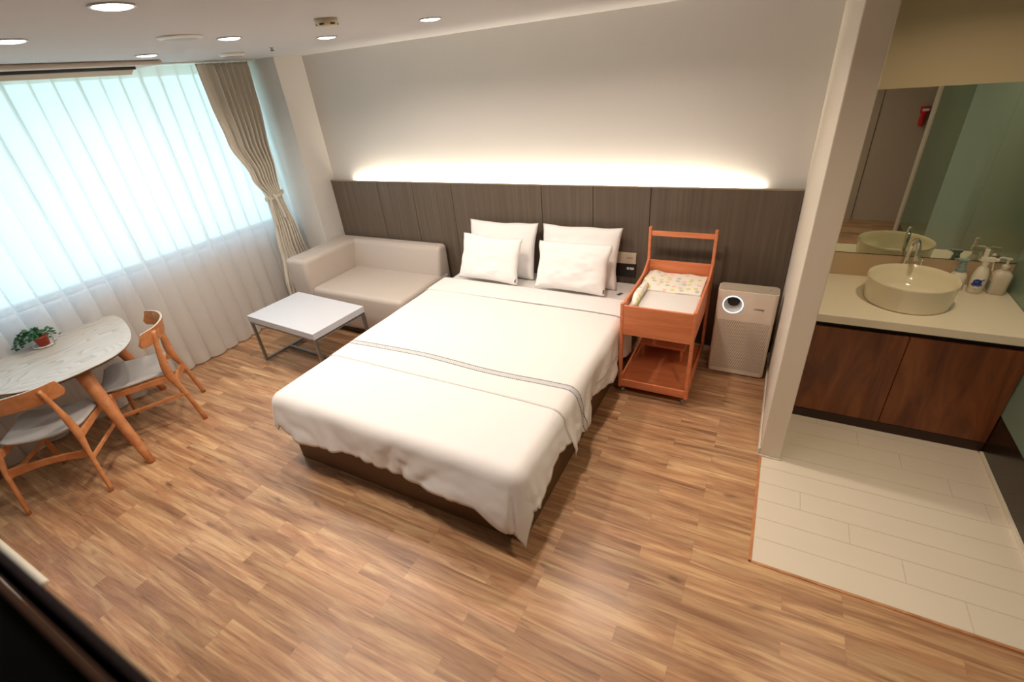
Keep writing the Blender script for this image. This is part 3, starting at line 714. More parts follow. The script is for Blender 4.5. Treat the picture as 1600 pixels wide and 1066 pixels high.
# ------------------------------------------------------------------ bed
t = thing('bed', 'double bed with a brown upholstered base under white bedding', 'bed', (2.438, -1.19, 0))
obj('base', B(1.613, 3.263, -2.318, -0.075, 0.004, 0.27, bev=0.006), M_bedbase, t)
obj('mattress', soft(bmesh.new(), 1.605, 3.268, -2.325, -0.068, 0.27, 0.520, bev=0.05, seg=5), M_fitted, t, autosm=50)
bm = bmesh.new(); bx(bm, -0.014, 0.014, -0.024, 0.024, 0, 0.0015, mtx=Matrix.Translation((3.17, -0.33, 0.5215)) @ Matrix.Rotation(-0.5, 4, 'Z')); obj('care_label', bm, M_tag, t)

TOPZ = 0.533
def cloth(x0, x1, y0, y1, fl, fr, ff, step=0.022, lift=0.0, seed=0, rad=0.07, amp=1.0, headroll=False):
    """cloth lying on the mattress rectangle; fl, fr give flap lengths against y, ff against x (0 = no flap)"""
    bm = bmesh.new()
    nx = int((x1 - x0) / step); ny = int((y1 - y0) / step); nf = 18
    A = [(-1 + i / nf) for i in range(nf)] + [i / nx for i in range(nx + 1)] + [1 + (i + 1) / nf for i in range(nf)]
    Bv = ([(-1 + i / nf) for i in range(nf)] if ff else []) + [i / ny for i in range(ny + 1)]
    grid = []
    for b in Bv:
        row = []
        for a in A:
            bb = max(b, 0); aa = min(max(a, 0), 1)
            X = x0 + aa * (x1 - x0); Y = y0 + bb * (y1 - y0)
            yq = Y if b >= 0 else y0
            ox = (-(-a) * fl(yq) if a < 0 else (a - 1) * fr(yq) if a > 1 else 0)
            oy = (b * ff(X if 0 <= a <= 1 else (x0 if a < 0 else x1)) if b < 0 else 0)
            r = math.hypot(ox, oy)
            if a < 0 and b < 0 and r > 0:      # the left corner hangs level, the right one in a long point
                m_ = max(-a, -b); wx = (ox / r) ** 2; k_ = m_ * (fl(y0) * wx + ff(x0) * (1 - wx)) * 1.06 / r
                ox *= k_; oy *= k_; r *= k_
            nzv = mnoise.noise(Vector((X * 1.8, Y * 1.8, seed))) * 0.5 + mnoise.noise(Vector((X * 5, Y * 5, seed + 4))) * 0.22
            if r < 1e-6:
                # soft dome near the edges
                ex = min(X - x0 if fl(Y) > 0 else 9, x1 - X if fr(Y) > 0 else 9, (Y - y0) if ff else 9)
                row.append(bm.verts.new((X, Y, TOPZ + lift + 0.008 * nzv * amp + 0.004 * min(1, ex / 0.15)))); continue
            n = Vector((ox / r, oy / r, 0)); sarc = r; cor = 2 * abs(n.x * n.y)
            q = rad * PI / 2
            if sarc < q:
                th = sarc / rad; h = rad * math.sin(th); dz = rad * (1 - math.cos(th))
            else:
                h = rad + (0.10 + 0.03 * cor) * (sarc - q); dz = rad + (sarc - q) * (0.985 - 0.03 * cor)
            # soft folds that grow downward, and slanting creases
            per = X * abs(n.y) + Y * abs(n.x) + 0.16 * math.atan2(n.y, n.x)
            k = max(0, dz - 0.02) / 0.30
            f1 = mnoise.noise(Vector((per * 4.0, dz * 2.4, seed + 11))) * 0.040
            cq = per * 5.5 + dz * 6 * math.sin(per * 3.1)
            f2 = (abs(mnoise.noise(Vector((cq, dz * 5 + per * 2, seed + 21)))) ** 0.8) * 0.036 * (1 - 0.85 * cor)
            f3 = abs(mnoise.noise(Vector((per * 13 - dz * 9, dz * 12, seed + 41)))) * 0.014 * (1 - cor)
            fold = ((f1 + f2 + f3) * (1 - cor) ** 1.5 + 0.012 * cor) * min(1, k * 1.3) * amp
            h += fold + lift + 0.010 * k
            dz += 0.010 * mnoise.noise(Vector((per * 7, 0, seed + 31))) * k
            px = X + n.x * h
            if Y > -0.955: px = min(px, 3.326)
            row.append(bm.verts.new((px, Y + n.y * h, TOPZ + lift - dz + 0.008 * nzv * amp * max(0, 1 - k * 4))))
        grid.append(row)
    for a, b in zip(grid, grid[1:]):
        for i in range(len(a) - 1): bm.faces.new((a[i], a[i + 1], b[i + 1], b[i]))
    return bm
XA, XB, YA = 1.632, 3.243, -2.30
duv_r = lambda y: interp(y, [(-2.30, 0.285), (-2.0, 0.215), (-1.85, 0.24), (-1.5, 0.24), (-1.2, 0.31), (-1.05, 0.36), (-0.9, 0.30), (-0.6, 0.42), (-0.5, 0.44)])
duv_l = lambda y: interp(y, [(-2.30, 0.22), (-1.9, 0.24), (-1.0, 0.26), (-0.5, 0.26)])
duv_f = lambda x: interp(x, [(1.6, 0.245), (1.8, 0.285), (2.25, 0.265), (2.6, 0.295), (2.95, 0.29), (3.06, 0.285), (3.2, 0.37), (3.3, 0.38)])
o = obj('duvet', cloth(XA, XB, YA, -0.53, duv_l, duv_r, duv_f, seed=3), M_linen, smooth=True)
tag(o, 'white duvet draped over the foot and sides of the bed', 'duvet')
so = o.modifiers.new('s', 'SOLIDIFY'); so.thickness = 0.006; so.offset = 0
# thin spread over the upper duvet, with the grey stripe
spr_r = lambda y: interp(y, [(-1.87, 0.345), (-1.80, 0.32), (-1.72, 0.30), (-1.62, 0.34), (-1.55, 0.34), (-1.47, 0.235), (-1.35, 0.22), (-0.6, 0.24)])
spr_l = lambda y: 0.17
def spread_material():
    m, t_, b = new_mat('white_spread_with_stripe'); L = t_.links.new
    at = t_.nodes.new('ShaderNodeAttribute'); at.attribute_name = 'along'
    a = at.outputs['Fac']
    def band(c, w): return math_n(t_, 'LESS_THAN', math_n(t_, 'ABSOLUTE', math_n(t_, 'SUBTRACT', a, c)), w)
    lines = math_n(t_, 'ADD', band(-1.640, 0.003), band(-1.680, 0.003)); mid = band(-1.660, 0.018)
    co = t_.nodes.new('ShaderNodeTexCoord'); w = t_.nodes.new('ShaderNodeTexWave'); w.inputs['Scale'].default_value = 45; w.bands_direction = 'DIAGONAL'; L(co.outputs['Object'], w.inputs['Vector'])
    mm = math_n(t_, 'MULTIPLY', mid, math_n(t_, 'MULTIPLY', w.outputs['Fac'], 0.55))
    fac = math_n(t_, 'ADD', math_n(t_, 'MULTIPLY', lines, 0.95), mm); fac.node.use_clamp = True
    mx = t_.nodes.new('ShaderNodeMix'); mx.data_type = 'RGBA'; L(fac, mx.inputs[0]); mx.inputs[6].default_value = (*lin(225, 220, 215), 1); mx.inputs[7].default_value = (*lin(62, 68, 88), 1)
    L(mx.outputs[2], b.inputs['Base Color']); b.inputs['Roughness'].default_value = 0.85
    return m
bm = cloth(XA, XB, -1.862, -0.70, spr_l, spr_r, None, lift=0.005, seed=3, step=0.02)
lay = bm.verts.layers.float.new('along')
for v in bm.verts: v[lay] = v.co.y + 0.012 * math.sin(v.co.x * 5)
o = obj('bedspread', bm, spread_material(), smooth=True)
tag(o, 'thin white top cover across the bed with a narrow grey striped band', 'bed cover')
so = o.modifiers.new('s', 'SOLIDIFY'); so.thickness = 0.002; so.offset = 0
# folded-back top sheet
bm = cloth(XA, XB, -0.735, -0.47, lambda y: 0.22, lambda y: 0.30, None, lift=0.012, seed=5, step=0.02)
o = obj('top_sheet', bm, M_linen, smooth=True); tag(o, 'white sheet folded back across the bed just before the pillows', 'sheet')
so = o.modifiers.new('s', 'SOLIDIFY'); so.thickness = 0.005; so.offset = 0

# ------------------------------------------------------------------ pillows
def pillow(name, label, c, w, h, th, lean, rz=0, seed=0, group=None, mark=False):
    """stands on its lower edge: c = centre of lower edge"""
    t = thing(name, label, 'pillow', c, rz, group)
    bm = bmesh.new(); N = 34; sides = []
    for sgn in (1, -1):
        g_ = []
        for j in range(N + 1):
            r_ = []
            for i in range(N + 1):
                u = -1 + 2 * i / N; v = -1 + 2 * j / N
                pin = 1 - 0.060 * (1 - v * v) * abs(u) ** 3; pin2 = 1 - 0.055 * (1 - u * u) * abs(v) ** 3
                x = w / 2 * u * pin; z = h / 2 * v * pin2
                b_ = (max(0, 1 - abs(u) ** 2.6) * max(0, 1 - abs(v) ** 2.6)) ** 0.55
                wr = mnoise.noise(Vector((u * 2.2, v * 2.2, seed * 7.3 + sgn))) * 0.15 + mnoise.noise(Vector((u * 5, v * 6, seed * 3.1 + sgn))) * 0.10
                y = -sgn * th / 2 * b_ * (1 + wr * 1.3)
                # weight slumps toward the lower edge
                y *= 1 + 0.18 * (-v)
                sagx = 0.010 * mnoise.noise(Vector((v * 2, seed, u)));
                cr_ = 0.012 * mnoise.noise(Vector((u * 1.8, seed + 3.3, 0)))
                r_.append((x + sagx * abs(u), y, z + cr_ * max(0, v)))
            g_.append(r_)
        sides.append(g_)
    L = Matrix.Rotation(-lean, 4, 'X')
    vg = []
    for g_ in sides:
        vg.append([[bm.verts.new(L @ Vector((p[0], p[1], p[2] + h / 2))) for p in r_] for r_ in g_])
    for s, g_ in enumerate(vg):
        for j in range(N):
            for i in range(N):
                f = (g_[j][i], g_[j][i + 1], g_[j + 1][i + 1], g_[j + 1][i]); bm.faces.new(f if s == 0 else f[::-1])
    bmesh.ops.remove_doubles(bm, verts=bm.verts, dist=0.0004)
    obj('cushion', bm, M_pillow, t, world=False, smooth=True)
    if mark:
        bm = bmesh.new(); bx(bm, w / 2 - 0.022, w / 2 - 0.010, -0.016, -0.0135, 0.02, 0.05, mtx=L); obj('side_label', bm, M_tag, t, world=False)
    return t
pillow('pillow', 'large white pillow at back left, leaning on the headboard', (2.06, -0.27, 0.523), 0.68, 0.485, 0.15, math.radians(18), 0.0, 1, 'large white back pillows')
pillow('pillow', 'large white pillow at back right, leaning on the headboard near the switch plate', (2.785, -0.28, 0.523), 0.68, 0.485, 0.16, math.radians(18), 0.0, 2, 'large white back pillows')
pillow('pillow', 'smaller white pillow in front at left', (2.045, -0.475, 0.562), 0.60, 0.385, 0.13, math.radians(24), -0.05, 3, 'small white front pillows', True)
pillow('pillow', 'smaller white pillow in front at right, nearest the crib', (2.80, -0.485, 0.562), 0.61, 0.385, 0.13, math.radians(23), -0.03, 4, 'small white front pillows', True)

# ------------------------------------------------------------------ bedside switch plate
t = thing('bedside_control_panel', 'cream and black switch plate on the headboard right of the pillows', 'switch panel', (3.04, -0.0586, 0.56))
obj('cover_plate', B(2.86, 3.222, -0.078, -0.0590, 0.677, 0.768, bev=0.003), M_panelplate, t)
obj('socket_plate', B(2.86, 3.222, -0.070, -0.0590, 0.560, 0.674, bev=0.002), M_darkplastic, t)
for x, w in ((3.158, 0.010), (3.190, 0.017)): obj('button', B(x - w, x + w, -0.073, -0.0700, 0.626, 0.646, bev=0.004), M_white, t)
bm = bmesh.new()
for k in range(6): bx(bm, 3.150 + k * 0.008, 3.1555 + k * 0.008, -0.0785, -0.078, 0.724, 0.731 if k % 2 else 0.733)
obj('printed_mark', bm, M_tag, t)

# ------------------------------------------------------------------ crib trolley
t = thing('crib_trolley', 'orange wooden baby crib trolley on castors beside the bed', 'crib', (3.575, -0.54, 0))
cx0, cx1, cy0, cy1 = 3.335, 3.815, -0.905, -0.165
for x in (cx0, cx1 - 0.022):
    obj('post', B(x, x + 0.022, cy0, cy0 + 0.034, 0.062, 0.728, bev=0.004), M_crib, t)
    obj('post', B(x, x + 0.022, cy1 - 0.034, cy1, 0.062, 1.030, bev=0.005), M_crib, t)
obj('handle_rail', B(cx0 + 0.022, cx1 - 0.022, cy1 - 0.028, cy1 - 0.008, 0.962, 0.998, bev=0.003), M_crib_x, t)
obj('front_panel', B(cx0 + 0.022, cx1 - 0.022, cy0 + 0.002, cy0 + 0.018, 0.500, 0.716, bev=0.002), M_crib_x, t)
obj('back_panel', B(cx0 + 0.022, cx1 - 0.022, cy1 - 0.028, cy1 - 0.012, 0.500, 0.775, bev=0.002), M_crib_x, t)
for x in (cx0 + 0.004, cx1 - 0.019):
    prof = [(cy0 + 0.030, 0.50), (cy0 + 0.030, 0.716), (-0.42, 0.716), (-0.36, 0.719), (-0.31, 0.730), (-0.26, 0.752), (-0.225, 0.772), (-0.199, 0.780), (-0.199, 0.50)]
    bm = bmesh.new(); loft(bm, [[(x, y, z) for y, z in prof], [(x + 0.015, y, z) for y, z in prof]]); obj('side_panel', bm, M_crib, t)
obj('tray_floor', B(cx0 + 0.019, cx1 - 0.019, cy0 + 0.018, cy1 - 0.028, 0.505, 0.520), M_crib_x, t)
obj('shelf', B(cx0 + 0.006, cx1 - 0.006, cy0 + 0.016, cy1 - 0.01, 0.072, 0.088), M_crib_x, t)
obj('shelf_lip', B(cx0 + 0.022, cx1 - 0.022, cy0 + 0.004, cy0 + 0.018, 0.070, 0.128, bev=0.002), M_crib_x, t)
for x in (cx0 + 0.004, cx1 - 0.018): obj('shelf_side_rail', B(x, x + 0.014, cy0 + 0.034, cy1 - 0.034, 0.070, 0.128, bev=0.002), M_crib, t)
for x in (cx0 + 0.03, cx1 - 0.03):
    for y in (cy0 + 0.05, cy1 - 0.05):
        bm = bmesh.new(); bx(bm, x - 0.014, x + 0.014, y - 0.016, y + 0.016, 0.068, 0.0715); bx(bm, x - 0.013, x - 0.011, y - 0.012, y + 0.012, 0.02, 0.068); bx(bm, x + 0.011, x + 0.013, y - 0.012, y + 0.012, 0.02, 0.068)
        c = obj('castor', bm, M_steel, t)
        bm = bmesh.new(); r_ = bmesh.ops.create_cone(bm, cap_ends=True, segments=24, radius1=0.024, radius2=0.024, depth=0.018)
        bmesh.ops.transform(bm, matrix=Matrix.Translation((x, y, 0.0245)) @ Matrix.Rotation(PI / 2, 4, 'Y'), verts=r_['verts']); obj('wheel', bm, mat('grey_castor_wheel', lin(150, 144, 136), 0.35), c)
o = obj('crib_mattress', soft(bmesh.new(), cx0 + 0.024, cx1 - 0.024, cy0 + 0.024, cy1 - 0.034, 0.521, 0.672, bev=0.012, seg=3), M_fitted, autosm=40)
tag(o, 'white crib mattress lying inside the orange wooden trolley', 'mattress')
# printed blanket: laid across the head, and a roll along the left side
bm = bmesh.new(); grid = []
for j in range(25):
    v = j / 24; row = []
    for i in range(41):
        u = i / 40; x = cx0 + 0.030 + u * (cx1 - cx0 - 0.060); y = -0.535 + v * 0.33
        z = 0.682 + 0.010 * math.sin(PI * v) + 0.010 * mnoise.noise(Vector((u * 5, v * 3, 2))) + 0.014 * math.exp(-((u - 0.12) / 0.1) ** 2) * v + 0.02 * max(0, v - 0.8)
        row.append(bm.verts.new((x, y + 0.008 * mnoise.noise(Vector((u * 4, 1, 1))) * (1 - v), z)))
    grid.append(row)
for a, b in zip(grid, grid[1:]):
    for i in range(40): bm.faces.new((a[i], a[i + 1], b[i + 1], b[i]))
o = obj('baby_blanket', bm, M_print, smooth=True); tag(o, 'white baby cloth with yellow and pink print across the head of the crib', 'blanket')
so = o.modifiers.new('s', 'SOLIDIFY'); so.thickness = 0.012; so.offset = -0.6
bm = bmesh.new(); pts = spline([(3.405, -0.485, 0.700), (3.398, -0.60, 0.704), (3.396, -0.72, 0.702), (3.41, -0.835, 0.697)], 6); n = len(pts)
tube(bm, pts, [0.012 + 0.017 * math.sin(PI * (0.12 + 0.80 * i / (n - 1))) for i in range(n)], n=16)
o = obj('rolled_cloth', bm, M_print, smooth=True); tag(o, 'rolled printed baby cloth along the left side of the crib mattress', 'cloth')
# small stool on the trolley shelf
t = thing('step_stool', 'small orange wooden stool on the lower shelf of the crib trolley', 'stool', (3.55, -0.39, 0.088))
obj('seat', B(3.385, 3.715, -0.50, -0.25, 0.198, 0.222, bev=0.003), M_crib_x, t)
for x in (3.40, 3.684):
    for y in (-0.49, -0.28): obj('leg', B(x, x + 0.018, y, y + 0.018, 0.0885, 0.198, bev=0.002), M_crib, t)

# ------------------------------------------------------------------ air purifier
t = thing('air_purifier', 'tall champagne-coloured air purifier with a glowing round outlet, beside the partition', 'air purifier', (4.066, -0.31, 0))
px0, px1, py0, py1 = 3.878, 4.255, -0.382, -0.245
bm = bmesh.new(); bx(bm, px0, px1, py0, py1, 0.012, 0.672)
vert_e = [e_ for e_ in bm.edges if abs((e_.verts[0].co - e_.verts[1].co).z) > 0.1]
bmesh.ops.bevel(bm, geom=vert_e, offset=0.028, segments=6, profile=0.5, affect='EDGES')
me = bpy.data.meshes.new('b'); bm.to_mesh(me); bm.free(); body = bpy.data.objects.new('b', me); COL.objects.link(body)
rc = Vector((3.984, -0.382, 0.571)); RR = 0.060
bm = bmesh.new(); r_ = bmesh.ops.create_cone(bm, cap_ends=True, segments=48, radius1=RR, radius2=RR, depth=0.15)
bmesh.ops.transform(bm, matrix=Matrix.Translation((rc.x, rc.y, rc.z)) @ Matrix.Rotation(PI / 2, 4, 'X'), verts=r_['verts'])
me2 = bpy.data.meshes.new('c'); bm.to_mesh(me2); bm.free(); cut = bpy.data.objects.new('c', me2); COL.objects.link(cut)
bo = body.modifiers.new('x', 'BOOLEAN'); bo.object = cut; bo.operation = 'DIFFERENCE'; bo.solver = 'EXACT'
dg = bpy.context.evaluated_depsgraph_get(); me3 = bpy.data.meshes.new_from_object(body.evaluated_get(dg))
bpy.data.objects.remove(body); bpy.data.objects.remove(cut)
me3.materials.clear(); o = link('housing', me3, M_champ, t)
for p in o.data.polygons: p.use_smooth = True
o.data.set_sharp_from_angle(angle=math.radians(35))
bm = bmesh.new(); bx(bm, px0 + 0.006, px1 - 0.006, py0 + 0.008, py1 - 0.006, 0.672, 0.677)
ve = [e_ for e_ in bm.edges if abs((e_.verts[0].co - e_.verts[1].co).z) > 0.004 and abs((e_.verts[0].co - e_.verts[1].co).x) < 0.001 and abs((e_.verts[0].co - e_.verts[1].co).y) < 0.001]
bmesh.ops.bevel(bm, geom=ve, offset=0.024, segments=5, profile=0.5, affect='EDGES'); obj('top_cover', bm, M_champ_top, t)
obj('button', B(4.196, 4.204, -0.32, -0.312, 0.677, 0.678), M_darkplastic, t)
def ringmesh(r0, r1, y0, y1, n=48):
    bm = bmesh.new(); rings = []
    for k in range(n + 1):
        a = 2 * PI * k / n; c_, s_ = math.cos(a), math.sin(a)
        rings.append([(rc.x + r * c_, y, rc.z + r * s_) for r, y in ((r0, y0), (r1, y0), (r1, y1), (r0, y1))])
    loft(bm, rings, caps=False); return bm
obj('light_ring', ringmesh(0.0595, 0.0665, py0 - 0.0015, py0 + 0.0005), M_ring, t)
bm = bmesh.new(); rings = []
for k in range(49):
    a = 2 * PI * k / 48; c_, s_ = math.cos(a), math.sin(a)
    rings.append([(rc.x + 0.0598 * c_, py0, rc.z + 0.0598 * s_), (rc.x + 0.040 * c_, py0 + 0.065, rc.z + 0.040 * s_)])
loft(bm, rings, close=False, caps=False); obj('outlet_cone', bm, M_white, t, smooth=True)
bm = bmesh.new(); r_ = bmesh.ops.create_circle(bm, cap_ends=True, segments=48, radius=0.041); bmesh.ops.transform(bm, matrix=Matrix.Translation((rc.x, py0 + 0.064, rc.z)) @ Matrix.Rotation(PI / 2, 4, 'X'), verts=r_['verts'])
obj('outlet_back', bm, M_darkplastic, t)
obj('grille', B(3.900, 4.233, py0 - 0.0012, py0 + 0.002, 0.045, 0.452, bev=0.0008, seg=1), M_grille, t)
obj('base', B(px0 + 0.02, px1 - 0.02, py0 + 0.012, py1 - 0.01, 0, 0.014), M_darkplastic, t)
text_mesh('brand_lettering', 'coway', 0.026, M_darkplastic, t, (4.150, py0 - 0.0008, 0.556), (1, 0, 0), (0, 0, 1))

# ------------------------------------------------------------------ vanity
t = thing('vanity_cabinet', 'dark walnut two-door vanity cabinet below the cream counter', 'cabinet', (4.895, -0.43, 0))
obj('body', B(XP2 + 0.002, XR - 0.002, -0.715, YV - 0.004, 0.02, 0.714), M_black, t)
for a, b in ((XP2 + 0.003, 4.8945), (4.8985, XR - 0.003)):
    obj('door', B(a, b, -0.735, -0.716, 0.074, 0.668, bev=0.0015, seg=1), M_walnut, t)
obj('plinth', B(XP2 + 0.002, XR - 0.002, -0.729, -0.70, 0.0036, 0.068), M_walnutdark, t)
t = thing('countertop', 'cream stone counter holding the round basin', 'countertop', (4.895, -0.45, 0.716))
obj('slab', B(XP2 + 0.001, XR - 0.001, -0.778, YV - 0.001, 0.716, 0.766, bev=0.004), M_counter, t)
struct('trim_5', B(XP2 + 0.001, XR - 0.001, YV - 0.006, YV - 0.0005, 0.767, 0.915), mat('beige_backsplash', lin(196, 172, 140), 0.4))
t = thing('wall_mirror', 'large frameless mirror above the wash counter', 'mirror', (4.895, YV, 0.919))
obj('mirror_glass', B(XP2 + 0.0015, XR - 0.0015, YV - 0.007, YV - 0.001, 0.919, 1.849), M_mirror, t)
obj('edge', B(XP2 + 0.0015, XR - 0.0015, YV - 0.0075, YV - 0.001, 0.9155, 0.919), M_darkplastic, t)
t = thing('wash_basin', 'round white ceramic vessel basin standing on the cream counter', 'basin', (4.882, -0.462, 0.766))
bm = bmesh.new(); lathe(bm, [(0.05, 0.0005), (0.185, 0.0005), (0.198, 0.006), (0.209, 0.132), (0.212, 0.142), (0.2085, 0.146), (0.204, 0.142), (0.199, 0.118), (0.186, 0.034), (0.14, 0.014), (0.03, 0.008)], n=64)
obj('bowl', bm, M_ceramic, t, world=False, autosm=60)
bm = bmesh.new(); lathe(bm, [(0.022, 0.009), (0.022, 0.012), (0.012, 0.014)], n=24); obj('drain', bm, M_chrome, t, world=False, smooth=True)
t = thing('basin_tap', 'tall curved chrome tap behind the round basin', 'tap', (4.884, -0.205, 0.766))
bm = bmesh.new(); lathe(bm, [(0.024, 0), (0.024, 0.006), (0.015, 0.012)], n=24); obj('base_plate', bm, M_chrome, t, world=False, smooth=True)
bm = bmesh.new()
pts = spline([(0, 0, 0.008), (0, 0, 0.12), (0.0, 0.0, 0.225), (0.003, -0.018, 0.268), (0.008, -0.048, 0.290), (0.014, -0.080, 0.276), (0.018, -0.098, 0.235), (0.020, -0.102, 0.190)], 7)
tube(bm, pts, 0.0125, n=18); obj('spout', bm, M_chrome, t, world=False, smooth=True)
bm = bmesh.new(); tube(bm, [(0.010, 0, 0.03), (0.052, -0.01, 0.05), (0.066, -0.012, 0.11), (0.074, -0.012, 0.165)], [0.008, 0.006, 0.005, 0.006], n=10); obj('lever', bm, M_chrome, t, world=False, smooth=True)

# bottles
t = thing('foam_soap_bottle', 'short white soap bottle with a grey-teal pump, nearest the basin', 'bottle', (5.145, -0.215, 0.766))
bm = bmesh.new(); lathe(bm, [(0.034, 0), (0.038, 0.004), (0.039, 0.075), (0.036, 0.094), (0.024, 0.108), (0.022, 0.112)], n=32); obj('body', bm, M_bottle, t, world=False, smooth=True)
bm = bmesh.new(); lathe(bm, [(0.024, 0.110), (0.025, 0.128), (0.020, 0.130), (0.019, 0.150), (0.016, 0.152), (0.016, 0.172)], n=28); obj('collar', bm, M_teal, t, world=False, autosm=40)
bm = bmesh.new(); bx(bm, -0.030, 0.022, -0.014, 0.014, 0.172, 0.188, bev=0.005); bx(bm, -0.046, -0.020, -0.006, 0.006, 0.178, 0.187, bev=0.003); obj('pump_head', bm, M_teal, t, world=False)
def wrapped(bm, r, a0, z0, outl, off=0.0006):
    """flat outline (u around, v up, metres) laid on a cylinder facing a0"""
    cu = sum(p[0] for p in outl) / len(outl); cv = sum(p[1] for p in outl) / len(outl)
    P_ = lambda u, v: Vector(((r + off) * math.cos(a0 + u / r), (r + off) * math.sin(a0 + u / r), z0 + v))
    c = bm.verts.new(P_(cu, cv)); N = 3; prev = None
    rings = [[bm.verts.new(P_(cu + (u - cu) * k / N, cv + (v - cv) * k / N)) for u, v in outl] for k in range(1, N + 1)]
    n = len(outl)
    for i in range(n): bm.faces.new((c, rings[0][i], rings[0][(i + 1) % n]))
    for a, b in zip(rings, rings[1:]):
        for i in range(n): bm.faces.new((a[i], a[(i + 1) % n], b[(i + 1) % n], b[i]))
face = math.atan2(-3.45, -1.1)
bm = bmesh.new(); wrapped(bm, 0.039, face, 0.042, [(-0.018, -0.016), (0.018, -0.016), (0.018, 0.016), (0.006, 0.02), (-0.018, 0.014)]); obj('printed_label', bm, M_palegrey, t, world=False)
t = thing('spray_bottle', 'white trigger spray bottle with a round blue emblem, middle of three', 'bottle', (5.232, -0.235, 0.766))
bm = bmesh.new(); lathe(bm, [(0.032, 0), (0.036, 0.004), (0.036, 0.085), (0.033, 0.115), (0.024, 0.145), (0.014, 0.160), (0.013, 0.165)], n=32); obj('body', bm, M_bottle, t, world=False, smooth=True)
bm = bmesh.new(); lathe(bm, [(0.016, 0.162), (0.016, 0.182), (0.012, 0.184)], n=24); obj('collar', bm, M_bottle, t, world=False, autosm=40)
bm = bmesh.new(); bx(bm, -0.026, 0.036, -0.011, 0.011, 0.184, 0.212, bev=0.005); bx(bm, 0.020, 0.052, -0.008, 0.008, 0.190, 0.206, bev=0.003); bx(bm, -0.022, -0.004, -0.008, 0.008, 0.205, 0.258, bev=0.002)
obj('spray_head', bm, M_bottle, t, world=False)
bm = bmesh.new(); beam(bm, (0.030, 0, 0.19), (0.040, 0, 0.135), 0.010, 0.007, up=(1, 0, 0), bev=0.002); obj('trigger', bm, M_bottle, t, world=False)
bm = bmesh.new()
wrapped(bm, 0.036, face, 0.070, [(0.020 * math.cos(a), 0.020 * math.sin(a)) for a in [2 * PI * k / 24 for k in range(24)]])
wrapped(bm, 0.036, face, 0.056, [(-0.026, -0.003), (-0.012, -0.011), (0.012, -0.011), (0.026, -0.003), (0.024, 0.006), (0.010, 0), (-0.010, 0), (-0.024, 0.006)], off=0.0007)
wrapped(bm, 0.036, face, 0.084, [(0.014, -0.006), (0.024, -0.002), (0.030, 0.004), (0.026, 0.008), (0.018, 0.003), (0.012, 0.002)], off=0.0007)
em = obj('emblem', bm, M_blue, t, world=False)
bm = bmesh.new(); wrapped(bm, 0.036, face, 0.074, [(-0.010, -0.002), (0.004, -0.002), (0.004, 0.002), (-0.010, 0.002)], off=0.0011); wrapped(bm, 0.036, face, 0.052, [(-0.013, -0.0015), (0.013, -0.0015), (0.013, 0.0015), (-0.013, 0.0015)], off=0.0012)
obj('emblem_lettering', bm, M_palegrey, em, world=False)
bm = bmesh.new(); wrapped(bm, 0.036, face, 0.030, [(-0.008, -0.002), (0.008, -0.002), (0.008, 0.002), (-0.008, 0.002)]); obj('small_print', bm, M_palegrey, t, world=False)
t = thing('lotion_bottle', 'milky square-shouldered pump bottle, nearest the green glass wall', 'bottle', (5.325, -0.225, 0.766))
def sq(r, z, e=4, n=40):
    o_ = []
    for k in range(n):
        a = 2 * PI * k / n; c_, s_ = math.cos(a), math.sin(a); q = (abs(c_) ** e + abs(s_) ** e) ** (-1 / e); o_.append((r * q * c_, r * 0.85 * q * s_, z))
    return o_
bm = bmesh.new(); loft(bm, [sq(0.036, 0), sq(0.040, 0.004), sq(0.042, 0.100), sq(0.041, 0.118), sq(0.030, 0.132, 3), sq(0.017, 0.142, 2), sq(0.015, 0.150, 2)]); obj('body', bm, M_bottle2, t, world=False, autosm=50)
bm = bmesh.new(); lathe(bm, [(0.018, 0.148), (0.018, 0.166), (0.010, 0.172), (0.006, 0.174), (0.006, 0.200)], n=24); obj('collar', bm, M_bottle2, t, world=False, autosm=40)
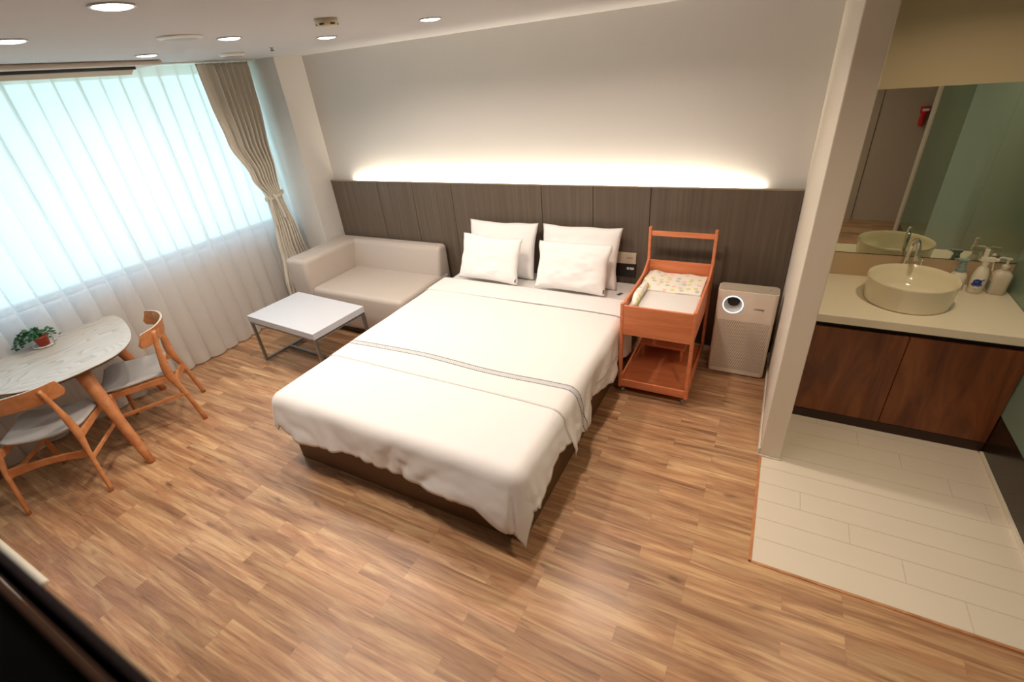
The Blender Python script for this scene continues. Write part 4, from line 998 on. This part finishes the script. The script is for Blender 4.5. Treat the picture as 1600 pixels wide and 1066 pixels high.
bm = bmesh.new(); bx(bm, -0.010, 0.014, -0.008, 0.008, 0.200, 0.212, bev=0.004); tube(bm, [(-0.006, 0, 0.207), (-0.03, 0, 0.212), (-0.042, 0, 0.205)], [0.006, 0.005, 0.004], n=10); obj('pump_head', bm, M_bottle2, t, world=False)
bm = bmesh.new(); bx(bm, -0.043, -0.0425, -0.024, 0.012, 0.022, 0.075); obj('printed_label', bm, M_teal, t, world=False)

# ------------------------------------------------------------------ red emergency torch on the front wall (seen in the mirror)
t = thing('emergency_flashlight', 'red emergency torch in a wall holder, seen in the mirror', 'flashlight', (5.49, YF, 1.25))
bm = bmesh.new(); lathe(bm, [(0.022, 0), (0.024, 0.006), (0.023, 0.11), (0.044, 0.15), (0.046, 0.20), (0.040, 0.205)], c=(5.49, YF + 0.062, 1.14), n=28); obj('body', bm, M_red, t, autosm=40)
obj('holder', B(5.465, 5.515, YF + 0.001, YF + 0.040, 1.15, 1.24, bev=0.004), M_red, t)
obj('lens_window', B(5.458, 5.522, YF + 0.104, YF + 0.112, 1.300, 1.325, bev=0.002), M_white, t)

# ------------------------------------------------------------------ near the viewer: black cabinet top, low bench
t = thing('tall_black_cabinet', 'tall black cabinet close to the viewer, its dark top cutting the lower left corner', 'cabinet', (3.2, -3.9, 0))
obj('body', B(2.6, 3.93, YF + 0.004, -3.672, 0, 1.690), M_wardrobe, t)
obj('front_edge', B(2.6, 3.93, -3.6585, -3.650, 0.02, 1.7, bev=0.0015), M_wardgrey, t)
obj('top_strip', B(2.6, 3.93, -3.674, -3.6665, 1.66, 1.697, bev=0.001), M_wardbrown, t)
t = thing('low_bench', 'low bench with a pale top at the lower left, mostly behind the black cabinet', 'bench', (1.0, -3.83, 0))
obj('top', B(0.40, 1.47, -4.14, -3.552, 0.27, 0.30, bev=0.012, seg=3), M_trim, t)
obj('body', B(0.43, 1.50, -4.13, -3.58, 0.02, 0.27), M_beech, t)
for x in (0.47, 1.42):
    for y in (-4.10, -3.62): obj('leg', B(x, x + 0.04, y, y + 0.03, 0, 0.02), M_beech, t)
